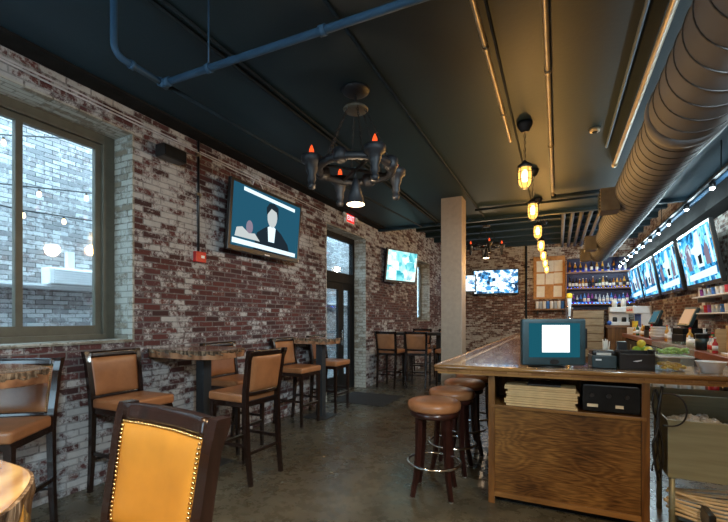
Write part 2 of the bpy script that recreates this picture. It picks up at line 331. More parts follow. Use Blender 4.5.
# ------------------------------------------------------------------ mesh builder
class MB:
    def __init__(s): s.bm = bmesh.new(); s.mi = 0
    def _mark(s, faces):
        for f in faces: f.material_index = s.mi
    def box(s, x0, x1, y0, y1, z0, z1, bev=0.0, seg=2, mtx=None):
        b = bmesh.new()
        bmesh.ops.create_cube(b, size=1)
        for v in b.verts:
            v.co = Vector(((x0 + x1) / 2 + v.co.x * (x1 - x0), (y0 + y1) / 2 + v.co.y * (y1 - y0), (z0 + z1) / 2 + v.co.z * (z1 - z0)))
        if bev: bmesh.ops.bevel(b, geom=b.edges[:], offset=bev, segments=seg, profile=0.6, affect='EDGES')
        if mtx is not None: b.transform(mtx)
        s.merge(b); return s
    def merge(s, b):
        vm = {v: s.bm.verts.new(v.co) for v in b.verts}
        for f in b.faces:
            try: nf = s.bm.faces.new([vm[v] for v in f.verts]); nf.material_index = s.mi; nf.smooth = f.smooth
            except ValueError: pass
        b.free()
    def loft(s, pts, secs, segs=None, up=(0, 0, 1), cap=True):
        """rectangular cross sections: pts centres, secs (w along X, d along Y) kept axis aligned"""
        rings = []
        for p, (w, d) in zip(pts, secs):
            rings.append([s.bm.verts.new((p[0] + a * w / 2, p[1] + b * d / 2, p[2])) for a, b in ((-1, -1), (1, -1), (1, 1), (-1, 1))])
        for r0, r1 in zip(rings, rings[1:]):
            for i in range(4):
                s._mark([s.bm.faces.new((r0[i], r0[(i + 1) % 4], r1[(i + 1) % 4], r1[i]))])
        s._mark([s.bm.faces.new(rings[0][::-1]), s.bm.faces.new(rings[-1])])
        return s
    def tube(s, pts, r, n=8, closed=False, smooth=True):
        pts = [Vector(p) for p in pts]; k = len(pts)
        rr = r if isinstance(r, (list, tuple)) else [r] * k
        rings = []; prev = None
        for i, p in enumerate(pts):
            if closed: t = pts[(i + 1) % k] - pts[i - 1]
            else: t = pts[min(i + 1, k - 1)] - pts[max(i - 1, 0)]
            t.normalize()
            if prev is None:
                a = Vector((0, 0, 1)) if abs(t.z) < 0.9 else Vector((1, 0, 0))
                u = t.cross(a).normalized()
            else: u = (prev - t * prev.dot(t)).normalized()
            prev = u; w = t.cross(u)
            rings.append([s.bm.verts.new(p + (u * math.cos(2 * PI * j / n) + w * math.sin(2 * PI * j / n)) * rr[i]) for j in range(n)])
        rng = range(k) if closed else range(k - 1)
        for i in rng:
            r0, r1 = rings[i], rings[(i + 1) % k]
            for j in range(n):
                f = s.bm.faces.new((r0[j], r0[(j + 1) % n], r1[(j + 1) % n], r1[j])); f.smooth = smooth; f.material_index = s.mi
        if not closed:
            s._mark([s.bm.faces.new(rings[0][::-1]), s.bm.faces.new(rings[-1])])
        return s
    def lathe(s, prof, n=24, mtx=None, smooth=True):
        """prof: (radius, z) from bottom to top"""
        rings = []
        for r, z in prof:
            if r < 1e-5: rings.append([s.bm.verts.new((0, 0, z))])
            else: rings.append([s.bm.verts.new((r * math.cos(2 * PI * j / n), r * math.sin(2 * PI * j / n), z)) for j in range(n)])
        new = [v for r in rings for v in r]
        for r0, r1 in zip(rings, rings[1:]):
            for j in range(n):
                a, b = r0[j % len(r0)], r0[(j + 1) % len(r0)]; c, d = r1[(j + 1) % len(r1)], r1[j % len(r1)]
                vs = [];
                for v in (a, b, c, d):
                    if v not in vs: vs.append(v)
                if len(vs) > 2:
                    f = s.bm.faces.new(vs); f.smooth = smooth; f.material_index = s.mi
        if len(rings[0]) > 1: s._mark([s.bm.faces.new(rings[0][::-1])])
        if len(rings[-1]) > 1: s._mark([s.bm.faces.new(rings[-1])])
        if mtx is not None:
            for v in new: v.co = mtx @ v.co
        return s
    def prism(s, poly, z0, z1, mtx=None):
        lo = [s.bm.verts.new((p[0], p[1], z0)) for p in poly]; hi = [s.bm.verts.new((p[0], p[1], z1)) for p in poly]
        n = len(poly)
        for i in range(n): s._mark([s.bm.faces.new((lo[i], lo[(i + 1) % n], hi[(i + 1) % n], hi[i]))])
        s._mark([s.bm.faces.new(lo[::-1]), s.bm.faces.new(hi)])
        if mtx is not None:
            for v in lo + hi: v.co = mtx @ v.co
        return s
    def poly(s, pts):
        f = s.bm.faces.new([s.bm.verts.new(p) for p in pts]); f.material_index = s.mi; return s
    def ball(s, c, r, sub=2, sc_=(1, 1, 1)):
        b = bmesh.new(); bmesh.ops.create_icosphere(b, subdivisions=sub, radius=r)
        for v in b.verts: v.co = Vector((c[0] + v.co.x * sc_[0], c[1] + v.co.y * sc_[1], c[2] + v.co.z * sc_[2]))
        for f in b.faces: f.smooth = True
        s.merge(b); return s
    def sheet(s, nu, nv, fn, th):
        """closed curved pad; fn(u,v) in 0..1 -> (x, y, z), th(u,v) -> half thickness along Y"""
        fr = [[None] * (nv + 1) for _ in range(nu + 1)]; bk = [[None] * (nv + 1) for _ in range(nu + 1)]
        for i in range(nu + 1):
            for j in range(nv + 1):
                u, v = i / nu, j / nv; p = fn(u, v); t = th(u, v)
                fr[i][j] = s.bm.verts.new((p[0], p[1] - t, p[2])); bk[i][j] = s.bm.verts.new((p[0], p[1] + t, p[2]))
        def q(a, b, c, d):
            f = s.bm.faces.new((a, b, c, d)); f.smooth = True; f.material_index = s.mi
        for i in range(nu):
            for j in range(nv):
                q(fr[i][j], fr[i + 1][j], fr[i + 1][j + 1], fr[i][j + 1]); q(bk[i][j + 1], bk[i + 1][j + 1], bk[i + 1][j], bk[i][j])
        for i in range(nu):
            q(bk[i][0], bk[i + 1][0], fr[i + 1][0], fr[i][0]); q(fr[i][nv], fr[i + 1][nv], bk[i + 1][nv], bk[i][nv])
        for j in range(nv):
            q(fr[0][j], fr[0][j + 1], bk[0][j + 1], bk[0][j]); q(bk[nu][j], bk[nu][j + 1], fr[nu][j + 1], fr[nu][j])
        return s
    def build(s, name, mats, parent=None):
        me = bpy.data.meshes.new(name)
        bmesh.ops.recalc_face_normals(s.bm, faces=s.bm.faces[:])
        s.bm.to_mesh(me); s.bm.free()
        for m in (mats if isinstance(mats, (list, tuple)) else [mats]): me.materials.append(m)
        o = bpy.data.objects.new(name, me); COL.objects.link(o)
        if parent is not None: o.parent = parent
        return o
def tag(o, label=None, cat=None, group=None, kind=None):
    if label: o['label'] = label
    if cat: o['category'] = cat
    if group: o['group'] = group
    if kind: o['kind'] = kind
    return o
def thing(name, label, cat, loc=(0, 0, 0), rz=0.0, group=None, kind=None):
    o = bpy.data.objects.new(name, None); COL.objects.link(o)
    o.location = loc; o.rotation_euler = (0, 0, rz); o.empty_display_size = 0.1
    return tag(o, label, cat, group, kind)
KIDS = {}
def dup(root, loc, rz, label, group=None, scale=None):
    r = root.copy(); COL.objects.link(r); r.location = loc; r.rotation_euler = (0, 0, rz); r['label'] = label
    if group: r['group'] = group
    if scale: r.scale = scale
    for ch in root.children:
        c = ch.copy(); COL.objects.link(c); c.parent = r
        for g in ch.children:
            d = g.copy(); COL.objects.link(d); d.parent = c
    return r
def struct(name, mb, m, parent=None):
    o = mb.build(name, m, parent)
    if parent is None: o['kind'] = 'structure'
    return o
ORD = ['first', 'second', 'third', 'fourth', 'fifth', 'sixth', 'seventh', 'eighth', 'ninth', 'tenth', 'eleventh', 'twelfth', 'thirteenth',
       'fourteenth', 'fifteenth', 'sixteenth', 'seventeenth', 'eighteenth', 'nineteenth', 'twentieth']

# ------------------------------------------------------------------ the setting
XL, XR, YF, YB = -3.737, 2.25, -2.6, 15.5      # left wall, right wall, wall behind the camera, far wall
HC, HC2, YSTEP = 3.555, 4.15, 8.65             # near ceiling, higher far ceiling, where it steps up
WT = 0.36                                      # wall thickness
struct('floor', MB().box(XL - WT, XR + 0.3, YF - 0.3, YB + 0.3, -0.12, 0), M['floor'])
W1 = (0.25, 2.6, 1.27, 3.31)      # left window opening: y0 y1 z0 z1
D1 = (6.23, 7.9, 0.0, 3.22)       # door opening
W2 = (11.4, 12.7, 1.4, 3.25)
def wall_with_openings(mb, x0, x1, y0, y1, top, ops):
    y = y0
    for (a, b, lo, hi) in ops:
        mb.box(x0, x1, y, a, 0, top)
        if lo > 0: mb.box(x0, x1, a, b, 0, lo)
        mb.box(x0, x1, a, b, hi, top)
        y = b
    mb.box(x0, x1, y, y1, 0, top)
mb = MB()
wall_with_openings(mb, XL - WT, XL, YF - 0.3, YB + 0.3, HC2 + 0.1, [W1, D1, W2])
struct('wall_left', mb, M['brick'])
# pale painted brick lining the reveals
def reveal(name, op, depth, pad=0.004):
    y0, y1, z0, z1 = op; m = MB(); x0, x1 = XL - depth, XL + 0.003
    t = 0.02
    m.box(x0, x1, y0 - 0.001, y0 + t, z0, z1); m.box(x0, x1, y1 - t, y1 + 0.001, z0, z1)
    m.box(x0, x1, y0 + t, y1 - t, z1 - t, z1 + 0.001)
    if z0 > 0: m.box(x0, x1 + 0.02, y0 + t, y1 - t, z0 - 0.002, z0 + 0.025)
    return struct(name, m, M['brick_reveal'])
reveal('trim_1', W1, 0.30); reveal('trim_2', D1, 0.36); reveal('trim_3', W2, 0.30)
struct('wall_right', MB().box(XR, XR + 0.3, YF - 0.3, YB + 0.3, 0, HC2 + 0.1), M['brick_far'])
struct('wall_back', MB().box(XL - WT, XR + 0.3, YB, YB + 0.3, 0, HC2 + 0.1), M['brick_far'])
mb = MB()   # wall behind the camera, with an unseen opening added for cool fill daylight
mb.box(XL, -3.5, YF - 0.3, YF, 0, HC2); mb.box(-2.0, XR, YF - 0.3, YF, 0, HC2)
mb.box(-3.5, -2.0, YF - 0.3, YF, 0, 0.9); mb.box(-3.5, -2.0, YF - 0.3, YF, 2.9, HC2)
struct('wall_front', mb, M['brick_far'])
struct('ceiling', MB().box(XL, XR, YF - 0.3, YSTEP, HC, HC + 0.7).box(XL, XR, YSTEP, YB + 0.3, HC2, HC2 + 0.3), M['ceil'])
# joists under the higher far ceiling, running across the room
mb = MB()
for k in range(7): mb.box(XL, XR, 9.4 + k * 0.95, 9.55 + k * 0.95, HC2 - 0.13, HC2 + 0.02)
struct('trim_4', mb, M['ceil'])
struct('trim_5', MB().box(XL, XR, YSTEP - 0.1, YSTEP, HC - 0.06, HC + 0.01), M['ceil'])
# dark slatted soffit above the back bar televisions
mb = MB()
mb.box(1.98, XR, 4.0, 15.4, 3.08, 3.5)
struct('trim_6', mb, M['blackm'])
struct('shade_strip', MB().box(XL, XL + .2, YF, YSTEP - .1, HC - .025, HC + .01), M['blackm'])  # black strip standing in for the dark shade where ceiling meets left wall
struct('column', MB().box(-1.82, -1.46, 6.86, 7.2, 0, HC + 0.05, 0.012, 2), M['column'])
# outside: the alley
struct('wall_alley', MB().box(-6.3, -6.0, -8, 24, -0.1, 5.2), M['brick_alley'])
struct('ground_alley', MB().box(-6.0, XL - WT, -8, 24, -0.15, -0.02), M['asphalt'])
tag(MB().box(-5.999, -5.88, -4, 20, 1.87, 1.9, 0.005).box(-5.999, -5.84, -4, 20, 1.9, 1.93).build('ledge', M['white']),
    'white horizontal ledge running along the pale brick wall outside the window', 'ledge')
# white box shaped in place of a blurred bright glow above the ledge
u = thing('glow_box', 'white box standing in for the glow above the ledge outside the big window', 'glow stand-in', (-5.9, 3.2, 1.932))
MB().box(-0.1, 0.1, -0.3, 0.3, 0, 0.22, 0.02).build('housing', M['white'], u)
mb = MB()
for k in range(6): mb.box(0.1, 0.115, -0.25, 0.25, 0.02 + k * 0.032, 0.035 + k * 0.032)
mb.build('grille', M['white'], u)
MB().box(-0.04, 0.04, -0.05, 0.03, 0.22, 0.45).build('pipe', M['white'], u)

def window_left():
    y0, y1, z0, z1 = W1; y0 += 0.02; y1 -= 0.02; z0 += 0.025; z1 -= 0.02
    xo, xi = XL - 0.36, XL - 0.27
    w = thing('window_1', None, None, kind='structure')
    m = MB()
    cw = 0.10
    m.box(xo, xi, y0, y0 + cw, z0, z1, 0.004); m.box(xo, xi, y1 - cw, y1, z0, z1, 0.004)
    m.box(xo, xi, y0 + cw, y1 - cw, z1 - cw, z1, 0.004); m.box(xo, xi + 0.03, y0 + cw, y1 - cw, z0, z0 + 0.05, 0.004)
    # moulding bead
    m.box(xo, xi + 0.015, y1 - cw - 0.02, y1 - cw + 0.005, z0 + 0.05, z1 - cw + 0.02, 0.004)
    m.box(xo, xi + 0.015, y0 + cw, y1 - cw, z1 - cw, z1 - cw + 0.02, 0.004)
    m.build('frame', M['winframe'], w)
    s = MB(); a, b, lo, hi = y0 + cw, y1 - cw - 0.02, z0 + 0.05, z1 - cw
    s.box(xo + .02, xi - .02, a, a + 0.05, lo, hi); s.box(xo + .02, xi - .02, b - 0.055, b, lo, hi)
    s.box(xo + .02, xi - .02, a + .05, b - .055, hi - 0.055, hi); s.box(xo + .02, xi - .02, a + .05, b - .055, lo, lo + 0.085)
    for yy in (1.79 - 0.64, 1.79): s.box(xo + .02, xi - .015, yy - 0.025, yy + 0.025, lo + .085, hi - .055)
    s.build('sash', M['winframe'], w)
    MB().box(xo + .045, xo + .051, a, b, lo, hi).build('pane', M['glass'], w)
window_left()
def window_far():
    y0, y1, z0, z1 = W2; y0 += 0.02; y1 -= 0.02; z0 += 0.025; z1 -= 0.02
    xo, xi = XL - 0.34, XL - 0.27
    w = thing('window_2', None, None, kind='structure')
    m = MB()
    m.box(xo, xi, y0, y0 + .1, z0, z1); m.box(xo, xi, y1 - .1, y1, z0, z1); m.box(xo, xi, y0 + .1, y1 - .1, z1 - .1, z1); m.box(xo, xi, y0 + .1, y1 - .1, z0, z0 + .1)
    m.box(xo, xi, (y0 + y1) / 2 - .03, (y0 + y1) / 2 + .03, z0 + .1, z1 - .1)
    m.build('frame', M['winframe'], w)
    MB().box(xo + .03, xo + .036, y0, y1, z0, z1).build('pane', M['glass'], w)
window_far()
def door_left():
    y0, y1, z0, z1 = D1; y0 += 0.02; y1 -= 0.02; z1 -= 0.02
    xo, xi = XL - 0.36, XL - 0.27
    d = thing('door_1', None, None, kind='structure')
    m = MB()
    m.box(xo, xi, y0, y0 + .08, 0, z1); m.box(xo, xi, y1 - .08, y1, 0, z1); m.box(xo, xi, y0 + .08, y1 - .08, z1 - .1, z1)
    m.box(xo, xi + .02, y0 + .08, y1 - .08, 2.22, 2.42)
    m.build('frame', M['doorframe'], d)
    MB().box(xo + .04, xo + .046, y0 + .08, y1 - .08, 2.42, z1 - .1).build('transom_pane', M['glass'], d)
    a, b = y0 + .08, y1 - .08
    c = a + 0.98
    l = MB()
    for (p, q) in ((a, c), (c + .01, b)):
        sw = 0.11
        l.box(xo + .02, xi - .02, p, p + sw, 0.01, 2.22); l.box(xo + .02, xi - .02, q - sw, q, 0.01, 2.22)
        l.box(xo + .02, xi - .02, p + sw, q - sw, 0.01, 0.32); l.box(xo + .02, xi - .02, p + sw, q - sw, 2.08, 2.22)
    lf = l.build('door_leaf', M['doorframe'], d)
    MB().box(xo + .04, xo + .046, a + .1, c - .1, 0.3, 2.1).box(xo + .04, xo + .046, c + .1, b - .1, 0.3, 2.1).build('pane', M['glass'], lf)
    MB().tube([(xi - .01, c - .05, .95), (xi + .04, c - .05, .95), (xi + .04, c - .05, 1.25), (xi - .01, c - .05, 1.25)], .012).build('handle', M['chrome'], lf)
door_left()
# floor mat inside the door
tag(MB().box(-3.72, -2.65, 6.3, 7.3, 0.0005, 0.014, 0.006).build('floor_mat', M['mat']), 'black rubber floor mat lying inside the glass door', 'mat')

# string lights outside the window
def string_lights(name, label, pts, bulbs):
    s = thing(name, label, 'string lights', (0, 0, 0), group='string lights over the alley')
    MB().tube(pts, 0.008, 5).build('wire', M['black'], s)
    for p in bulbs:
        b = MB().lathe([(0.0, -0.07), (0.016, -0.062), (0.024, -0.042), (0.017, -0.014), (0.010, 0.0)], 10, Matrix.Translation(p)).build('bulb', M['string'], s)
        MB().lathe([(0.012, -0.003), (0.012, 0.025)], 8, Matrix.Translation(p)).build('socket', M['black'], b)
XA = -5.2
string_lights('string_lights', 'upper string of warm bulbs hanging outside the big window', [(XA, 0.4, 3.25), (XA, 1.6, 3.2), (XA, 2.45, 3.5), (XA, 4, 4)],
              [(XA, 0.9, 3.22), (XA, 1.5, 3.2), (XA, 2.18, 3.36)])
string_lights('string_lights', 'middle string of four warm bulbs hanging outside the big window', [(XA, 0.5, 2.95), (XA, 2.1, 2.88), (XA, 3.1, 3.05), (XA, 4.5, 3.6)],
              [(XA, 1.35, 2.9), (XA, 2.08, 2.85), (XA, 2.5, 2.91), (XA, 3.0, 3.0)])
string_lights('string_lights', 'lowest string of warm bulbs hanging outside the big window', [(XA, 0.5, 2.75), (XA, 2.3, 2.66), (XA, 3.4, 2.72), (XA, 5, 3.1)],
              [(XA, 1.35, 2.72), (XA, 2.35, 2.64), (XA, 2.75, 2.66), (XA, 3.25, 2.68)])

# ------------------------------------------------------------------ bar chairs
def rake(z):     # y of the back frame centre at height z (chair front is -Y)
    return 0.205 + max(0, z - 0.78) * 0.15
def make_chair(label, lea, nails):
    t = thing('bar_chair', label, 'chair')
    dk = M['darkwood']
    s = MB(); s.box(-0.235, 0.235, -0.245, 0.185, 0.735, 0.815, 0.026, 4)
    for f in s.bm.faces: f.smooth = True
    for v in s.bm.verts:
        if v.co.z > 0.79: v.co.z += 0.016 * (1 - (v.co.x / 0.24) ** 2) * (1 - ((v.co.y + .03) / 0.24) ** 2)
    s.build('seat', lea, t)
    MB().box(-0.222, 0.222, -0.23, 0.19, 0.69, 0.742, 0.004).build('seat_frame', dk, t)
    for sx in (-1, 1):
        MB().loft([(sx * 0.2, -0.212, 0), (sx * 0.205, -0.208, 0.72)], [(0.03, 0.03), (0.045, 0.045)]).build('leg', dk, t)
    for sx in (-1, 1):
        MB().loft([(sx * 0.207, 0.262, 0), (sx * 0.211, 0.228, 0.3), (sx * 0.215, 0.208, 0.72)], [(0.032, 0.036), (0.036, 0.042), (0.04, 0.05)]).build('leg', dk, t)
    for sx in (-1, 1):
        m = MB(); zs = (0.70, 0.86, 1.0, 1.12, 1.19, 1.212)
        m.loft([(sx * (0.215 + 0.018 * (z - .7) / .5), rake(z) + (0.012 if z > 1.15 else 0), z) for z in zs],
               [(0.04, 0.05), (0.04, 0.046), (0.04, 0.042), (0.04, 0.042), (0.042, 0.056), (0.042, 0.046)])
        m.build('stile', dk, t)
    bow = 0.022
    def rail(z0, z1, half, th):
        m = MB()
        m.sheet(12, 3, lambda u, v: ((u - .5) * 2 * half, rake(z0 + (z1 - z0) * v) + bow * (1 - (2 * u - 1) ** 2), z0 + (z1 - z0) * v), lambda u, v: th / 2)
        return m
    rail(1.155, 1.210, 0.215, 0.034).build('top_rail', dk, t)
    rail(0.80, 0.835, 0.205, 0.03).build('bottom_rail', dk, t)
    def puff(u, v):
        e = min(u, 1 - u) * 8; g = min(v, 1 - v) * 7
        return 0.012 + 0.016 * min(1, e) ** 0.5 * min(1, g) ** 0.5
    p = MB()
    p.sheet(20, 16, lambda u, v: ((u - .5) * 2 * (0.200 + 0.012 * v), rake(0.828 + 0.336 * v) + bow * (1 - (2 * u - 1) ** 2), 0.828 + 0.336 * v), puff)
    pad = p.build('backrest', lea, t)
    if nails:
        m = MB(); pts = []
        n = 27
        for i in range(n + 1): pts.append((i / n, 1.0))
        for j in range(1, 24): pts += [(0, j / 24), (1, j / 24)]
        for u, v in pts:
            uu = 0.03 + 0.94 * u; vv = 0.02 + 0.955 * v
            x = (uu - .5) * 2 * (0.200 + 0.012 * vv); z = 0.828 + 0.336 * vv
            y = rake(z) + bow * (1 - (2 * uu - 1) ** 2) - puff(uu, vv)
            m.ball((x, y - .002, z), 0.0062, 1)
        m.build('nailhead_trim', M['brass'], pad)
    MB().box(-0.2, 0.2, -0.225, -0.2, 0.27, 0.30, 0.003).build('stretcher', dk, t)
    MB().box(-0.2, 0.2, 0.225, 0.246, 0.27, 0.295, 0.003).build('stretcher', dk, t)
    for sx in (-1, 1): MB().box(sx * .208 - .011, sx * .208 + .011, -0.2, 0.23, 0.33, 0.36, 0.003).build('stretcher', dk, t)
    MB().box(-0.175, 0.175, -0.228, -0.198, 0.301, 0.306).build('footrest_strip', M['steel'], t)
    return t
GC = 'tan leather bar chairs'
near = make_chair('bar chair with golden leather back edged in brass nailheads, nearest the camera', M['leather_gold'], True)
near['group'] = GC; near.location = (-1.14, 0.615, 0); near.rotation_euler = (0, 0, R(-5.5))
a = make_chair('tan bar chair with nailhead trim tucked behind the rounded slab at the left edge', M['leather'], True)
a['group'] = GC; a.location = (-3.30, 1.34, 0); a.rotation_euler = (0, 0, R(36))
b = make_chair('tan bar chair against the wall under the right end of the big window', M['leather'], False)
b['group'] = GC; b.location = (-3.37, 2.33, 0); b.rotation_euler = (0, 0, R(90))
PR = b
dup(PR, (-2.72, 3.03, 0), R(-92), 'tan bar chair at the black-post slab, its back turned to the room')
dup(PR, (-3.37, 3.6, 0), R(90), 'tan bar chair half hidden behind the slab with the black post')
dup(PR, (-3.37, 4.84, 0), R(88), 'tan bar chair on the near side of the small slab beside the door')
dup(PR, (-3.37, 5.76, 0), R(90), 'tan bar chair past the small slab, in front of the glass door')
dup(PR, (-3.32, 8.3, 0), R(176), 'dark-backed bar chair closest to the wall at the far pub table')
dup(PR, (-2.74, 8.48, 0), R(184), 'dark-backed bar chair second from the wall at the far pub table')
dup(PR, (-2.17, 8.82, 0), R(-90), 'bar chair at the column end of the far pub table')
dup(PR, (-3.25, 10.15, 0), R(3), 'bar chair behind the far pub table, next to the wall')
dup(PR, (-2.6, 10.2, 0), R(-4), 'bar chair behind the far pub table, away from the wall')

# ------------------------------------------------------------------ live edge tables
def outline(x0, x1, y0, y1, seed, n=72, p=4.0):
    rnd = random.Random(seed); ph = [rnd.uniform(0, 6.28) for _ in range(5)]
    o = []
    for i in range(n):
        a = 2 * PI * i / n; c, s_ = math.cos(a), math.sin(a)
        k = (abs(c) ** p + abs(s_) ** p) ** (-1 / p)
        w = 1 + 0.03 * math.sin(3 * a + ph[0]) + 0.022 * math.sin(5 * a + ph[1]) + 0.012 * math.sin(11 * a + ph[2])
        o.append(((x0 + x1) / 2 + c * k * w * (x1 - x0) / 2, (y0 + y1) / 2 + s_ * k * w * (y1 - y0) / 2))
    return o
def slab_table(name, label, loc, x0, x1, y0, y1, th, top, seed, topmat, post, wallclip=None, p=4.0):
    t = thing(name, label, 'table', loc, group='live-edge slab tables')
    rnd = random.Random(seed)
    o = outline(x0, x1, y0, y1, seed, p=p)
    if wallclip is not None: o = [(max(q[0], wallclip), q[1]) for q in o]
    cx, cy = (x0 + x1) / 2, (y0 + y1) / 2
    ins = [(cx + (q[0] - cx) * 0.985, cy + (q[1] - cy) * 0.985) for q in o]
    MB().prism(ins, top - th + .004, top).build('slab', topmat, t)
    m = MB(); n = len(o); L = 7; rings = []
    for j in range(L):
        z = top - 0.002 - (th - 0.002) * j / (L - 1)
        prof = 1.0 - 0.05 * (j / (L - 1)) ** 1.5
        rings.append([m.bm.verts.new((cx + (q[0] - cx) * prof * (1 + rnd.uniform(-.018, .016) * (0 if j == 0 else 1)), cy + (q[1] - cy) * prof * (1 + rnd.uniform(-.018, .016) * (0 if j == 0 else 1)), z)) for q in o])
    if wallclip is not None:
        for r in rings:
            for v in r: v.co.x = max(v.co.x, wallclip)
    inn = [m.bm.verts.new((cx + (q[0] - cx) * 0.97, cy + (q[1] - cy) * 0.97, top - 0.001)) for q in o]
    ino = [m.bm.verts.new((cx + (q[0] - cx) * 0.90, cy + (q[1] - cy) * 0.90, top - th)) for q in o]
    allr = [inn] + rings + [ino]
    for r0, r1 in zip(allr, allr[1:]):
        for i in range(n): m.bm.faces.new((r0[i], r0[(i + 1) % n], r1[(i + 1) % n], r1[i]))
    m.build('bark_edge', M['bark'], t)
    px, py, pw = post
    MB().box(px - pw / 2, px + pw / 2, py - pw / 2, py + pw / 2, 0.012, top - th + .004, 0.004).build('post', M['post'], t)
    MB().box(px - .2, px + .2, py - .2, py + .2, 0.0, 0.014, 0.004).build('base_plate', M['post'], t)
    return t
slab_table('slab_table', 'thick yellow live-edge slab table with rough bark in the lower left corner', (-1.30, 0.19, 0), -0.5, 0.46, -0.4, 0.34, 0.15, 1.155, 3, M['slab_yellow'], (-0.22, -0.1, 0.12), p=2.6)
slab_table('slab_table', 'rounded live-edge slab table cut by the left picture edge under the window', (-3.08, 1.12, 0), -0.40, 0.38, -0.34, 0.33, 0.085, 1.195, 5, M['slab'], (-0.2, -0.05, 0.12), p=2.8)
slab_table('slab_table', 'live-edge slab table on a black post, between two wall chairs under the large television', (-3.3, 2.98, 0), -0.46, 0.47, -0.3, 0.3, 0.085, 1.195, 9, M['slab'], (0.02, 0.06, 0.105), wallclip=-0.43, p=4.5)
slab_table('slab_table', 'small live-edge slab table at the wall just before the glass door', (-3.35, 5.3, 0), -0.42, 0.36, -0.24, 0.24, 0.085, 1.195, 12, M['slab'], (0.08, 0.0, 0.11), wallclip=-0.38, p=4.5)
# far pub table
t = thing('pub_table', 'long black pub table with two posts in front of the far left window', 'table', (-2.9, 9.25, 0))
MB().box(-0.62, 0.62, -0.32, 0.32, 1.10, 1.16, 0.01).build('table_top', M['black'], t)
for sx in (-.4, .4):
    q = MB().box(sx - .05, sx + .05, -.05, .05, 0.01, 1.10).build('post', M['post'], t)
    MB().box(sx - .18, sx + .18, -.2, .2, 0, .014).build('foot', M['post'], q)

# ------------------------------------------------------------------ round bar stools
def make_stool(label):
    t = thing('bar_stool', label, 'stool', group='round bar stools along the bar')
    MB().lathe([(0.0, .715), (.205, .715), (.222, .73), (.226, .76), (.220, .785), (.20, .797), (.12, .803), (0, .805)], 40).build('seat', M['leather'], t)
    MB().lathe([(0.0, .665), (.195, .665), (.205, .675), (.205, .715), (0, .716)], 40).build('seat_ring', M['stoolwood'], t)
    for k in range(4):
        a_ = PI / 4 + k * PI / 2; c, s_ = math.cos(a_), math.sin(a_)
        pts = [(.160 * c, .160 * s_, .67), (.165 * c, .165 * s_, .40), (.185 * c, .185 * s_, .18), (.225 * c, .225 * s_, 0.008)]
        lg = MB().tube(pts, [.030, .028, .025, .022], 4, smooth=False).build('leg', M['stoolwood'], t)
        MB().lathe([(.018, 0), (.018, .01)], 8, Matrix.Translation((.225 * c, .225 * s_, 0))).build('foot_glide', M['steel'], lg)
    MB().tube([(.225 * math.cos(2 * PI * i / 40), .225 * math.sin(2 * PI * i / 40), .27) for i in range(40)], .012, 8, closed=True).build('foot_ring', M['chrome'], t)
    return t
st = make_stool('round tan leather stool with chrome ring, nearest the bar corner')
st.location = (-0.96, 3.4, 0); st.rotation_euler = (0, 0, R(8))
for k, y in enumerate((4.0, 4.6, 5.18)):
    dup(st, (-0.95, y, 0), R(20 * k), ('second', 'third', 'fourth')[k] + ' round tan stool from the bar corner, standing along the bar edge')

# ------------------------------------------------------------------ the bar
BX0, BX1, BY0, BZ = -0.915, 1.62, 3.26, 1.11
fy = lambda x, d=0: BY0 + (x - BX0) * .08 + d          # the return of the bar is not quite square to the long run
t = thing('bar_counter', 'long varnished wooden bar top with pale inlay turning the corner', 'bar', (0, 0, 0))
MB().prism([(BX0, fy(BX0)), (BX1, fy(BX1)), (BX1, 4.12), (0.2, 4.02), (0.2, 11.6), (BX0, 11.6)], BZ - 0.045, BZ).build('bar_top', M['bar'], t)
m = MB()   # rounded nosing along the outer edges
m.tube([(BX1, fy(BX1), BZ - .010), (BX0 + .03, fy(BX0 + .03), BZ - .010), (BX0 + .008, fy(BX0) + .008, BZ - .010), (BX0, fy(BX0) + .03, BZ - .010), (BX0, 11.6, BZ - .010)], .018, 10)
m.prism([(BX0 + .02, fy(BX0, .015)), (BX1, fy(BX1, .012)), (BX1, fy(BX1, .04)), (BX0 + .02, fy(BX0, .045))], BZ - .064, BZ - .03)
m.box(BX0 + .012, BX0 + .04, fy(BX0) + .05, 11.6, BZ - .064, BZ - .03, .006)
m.build('nosing', M['barnose'], t)
m = MB(); m.box(BX0 + .12, BX0 + .16, fy(BX0) + .12, 11.5, BZ - .002, BZ + .0008)
m.prism([(BX0 + .16, fy(BX0 + .16, .12)), (BX1, fy(BX1, .12)), (BX1, fy(BX1, .155)), (BX0 + .16, fy(BX0 + .16, .155))], BZ - .002, BZ + .0008)
m.build('inlay', M['inlay'], t)
t = thing('bar_cabinet', 'wooden end cabinet under the bar with open shelf and plywood panel', 'cabinet', (0, 0, 0))
CX0, CX1, CY0, CY1, CZ = -0.512, 0.58, 3.41, 3.90, 1.064
for xa, za in ((CX0, 0.0), (CX1 - .05, 0.06)): MB().box(xa, xa + .05, CY0, CY0 + .03, za, CZ, .004).build('stile', M['cabinet'], t)
for za, zb in ((.06, .10), (1.035, CZ)): MB().box(CX0 + .05, CX1 - .05, CY0, CY0 + .03, za, zb, .004).build('rail', M['cabinet_x'], t)
MB().box(CX0 + .05, CX1 - .05, CY0 + .016, CY0 + .028, 0.10, 0.775).build('panel', M['ply'], t)
MB().box(CX0 + .02, CX1 - .02, CY0 - .002, CY1 - .02, 0.775, 0.80, .003).build('shelf', M['cabinet_x'], t)
MB().box(CX0, CX0 + .02, CY0 + .03, CY1, 0.0, CZ).box(CX1 - .02, CX1, CY0 + .03, CY1, 0.06, CZ).box(CX0 + .02, CX1 - .02, CY1 - .015, CY1, 0.1, CZ).build('carcass', M['cabinet'], t)
MB().box(CX0 + .06, CX1 - .06, CY0 + .09, CY0 + .11, 0.0, 0.10).build('toe_kick', M['blackm'], t)
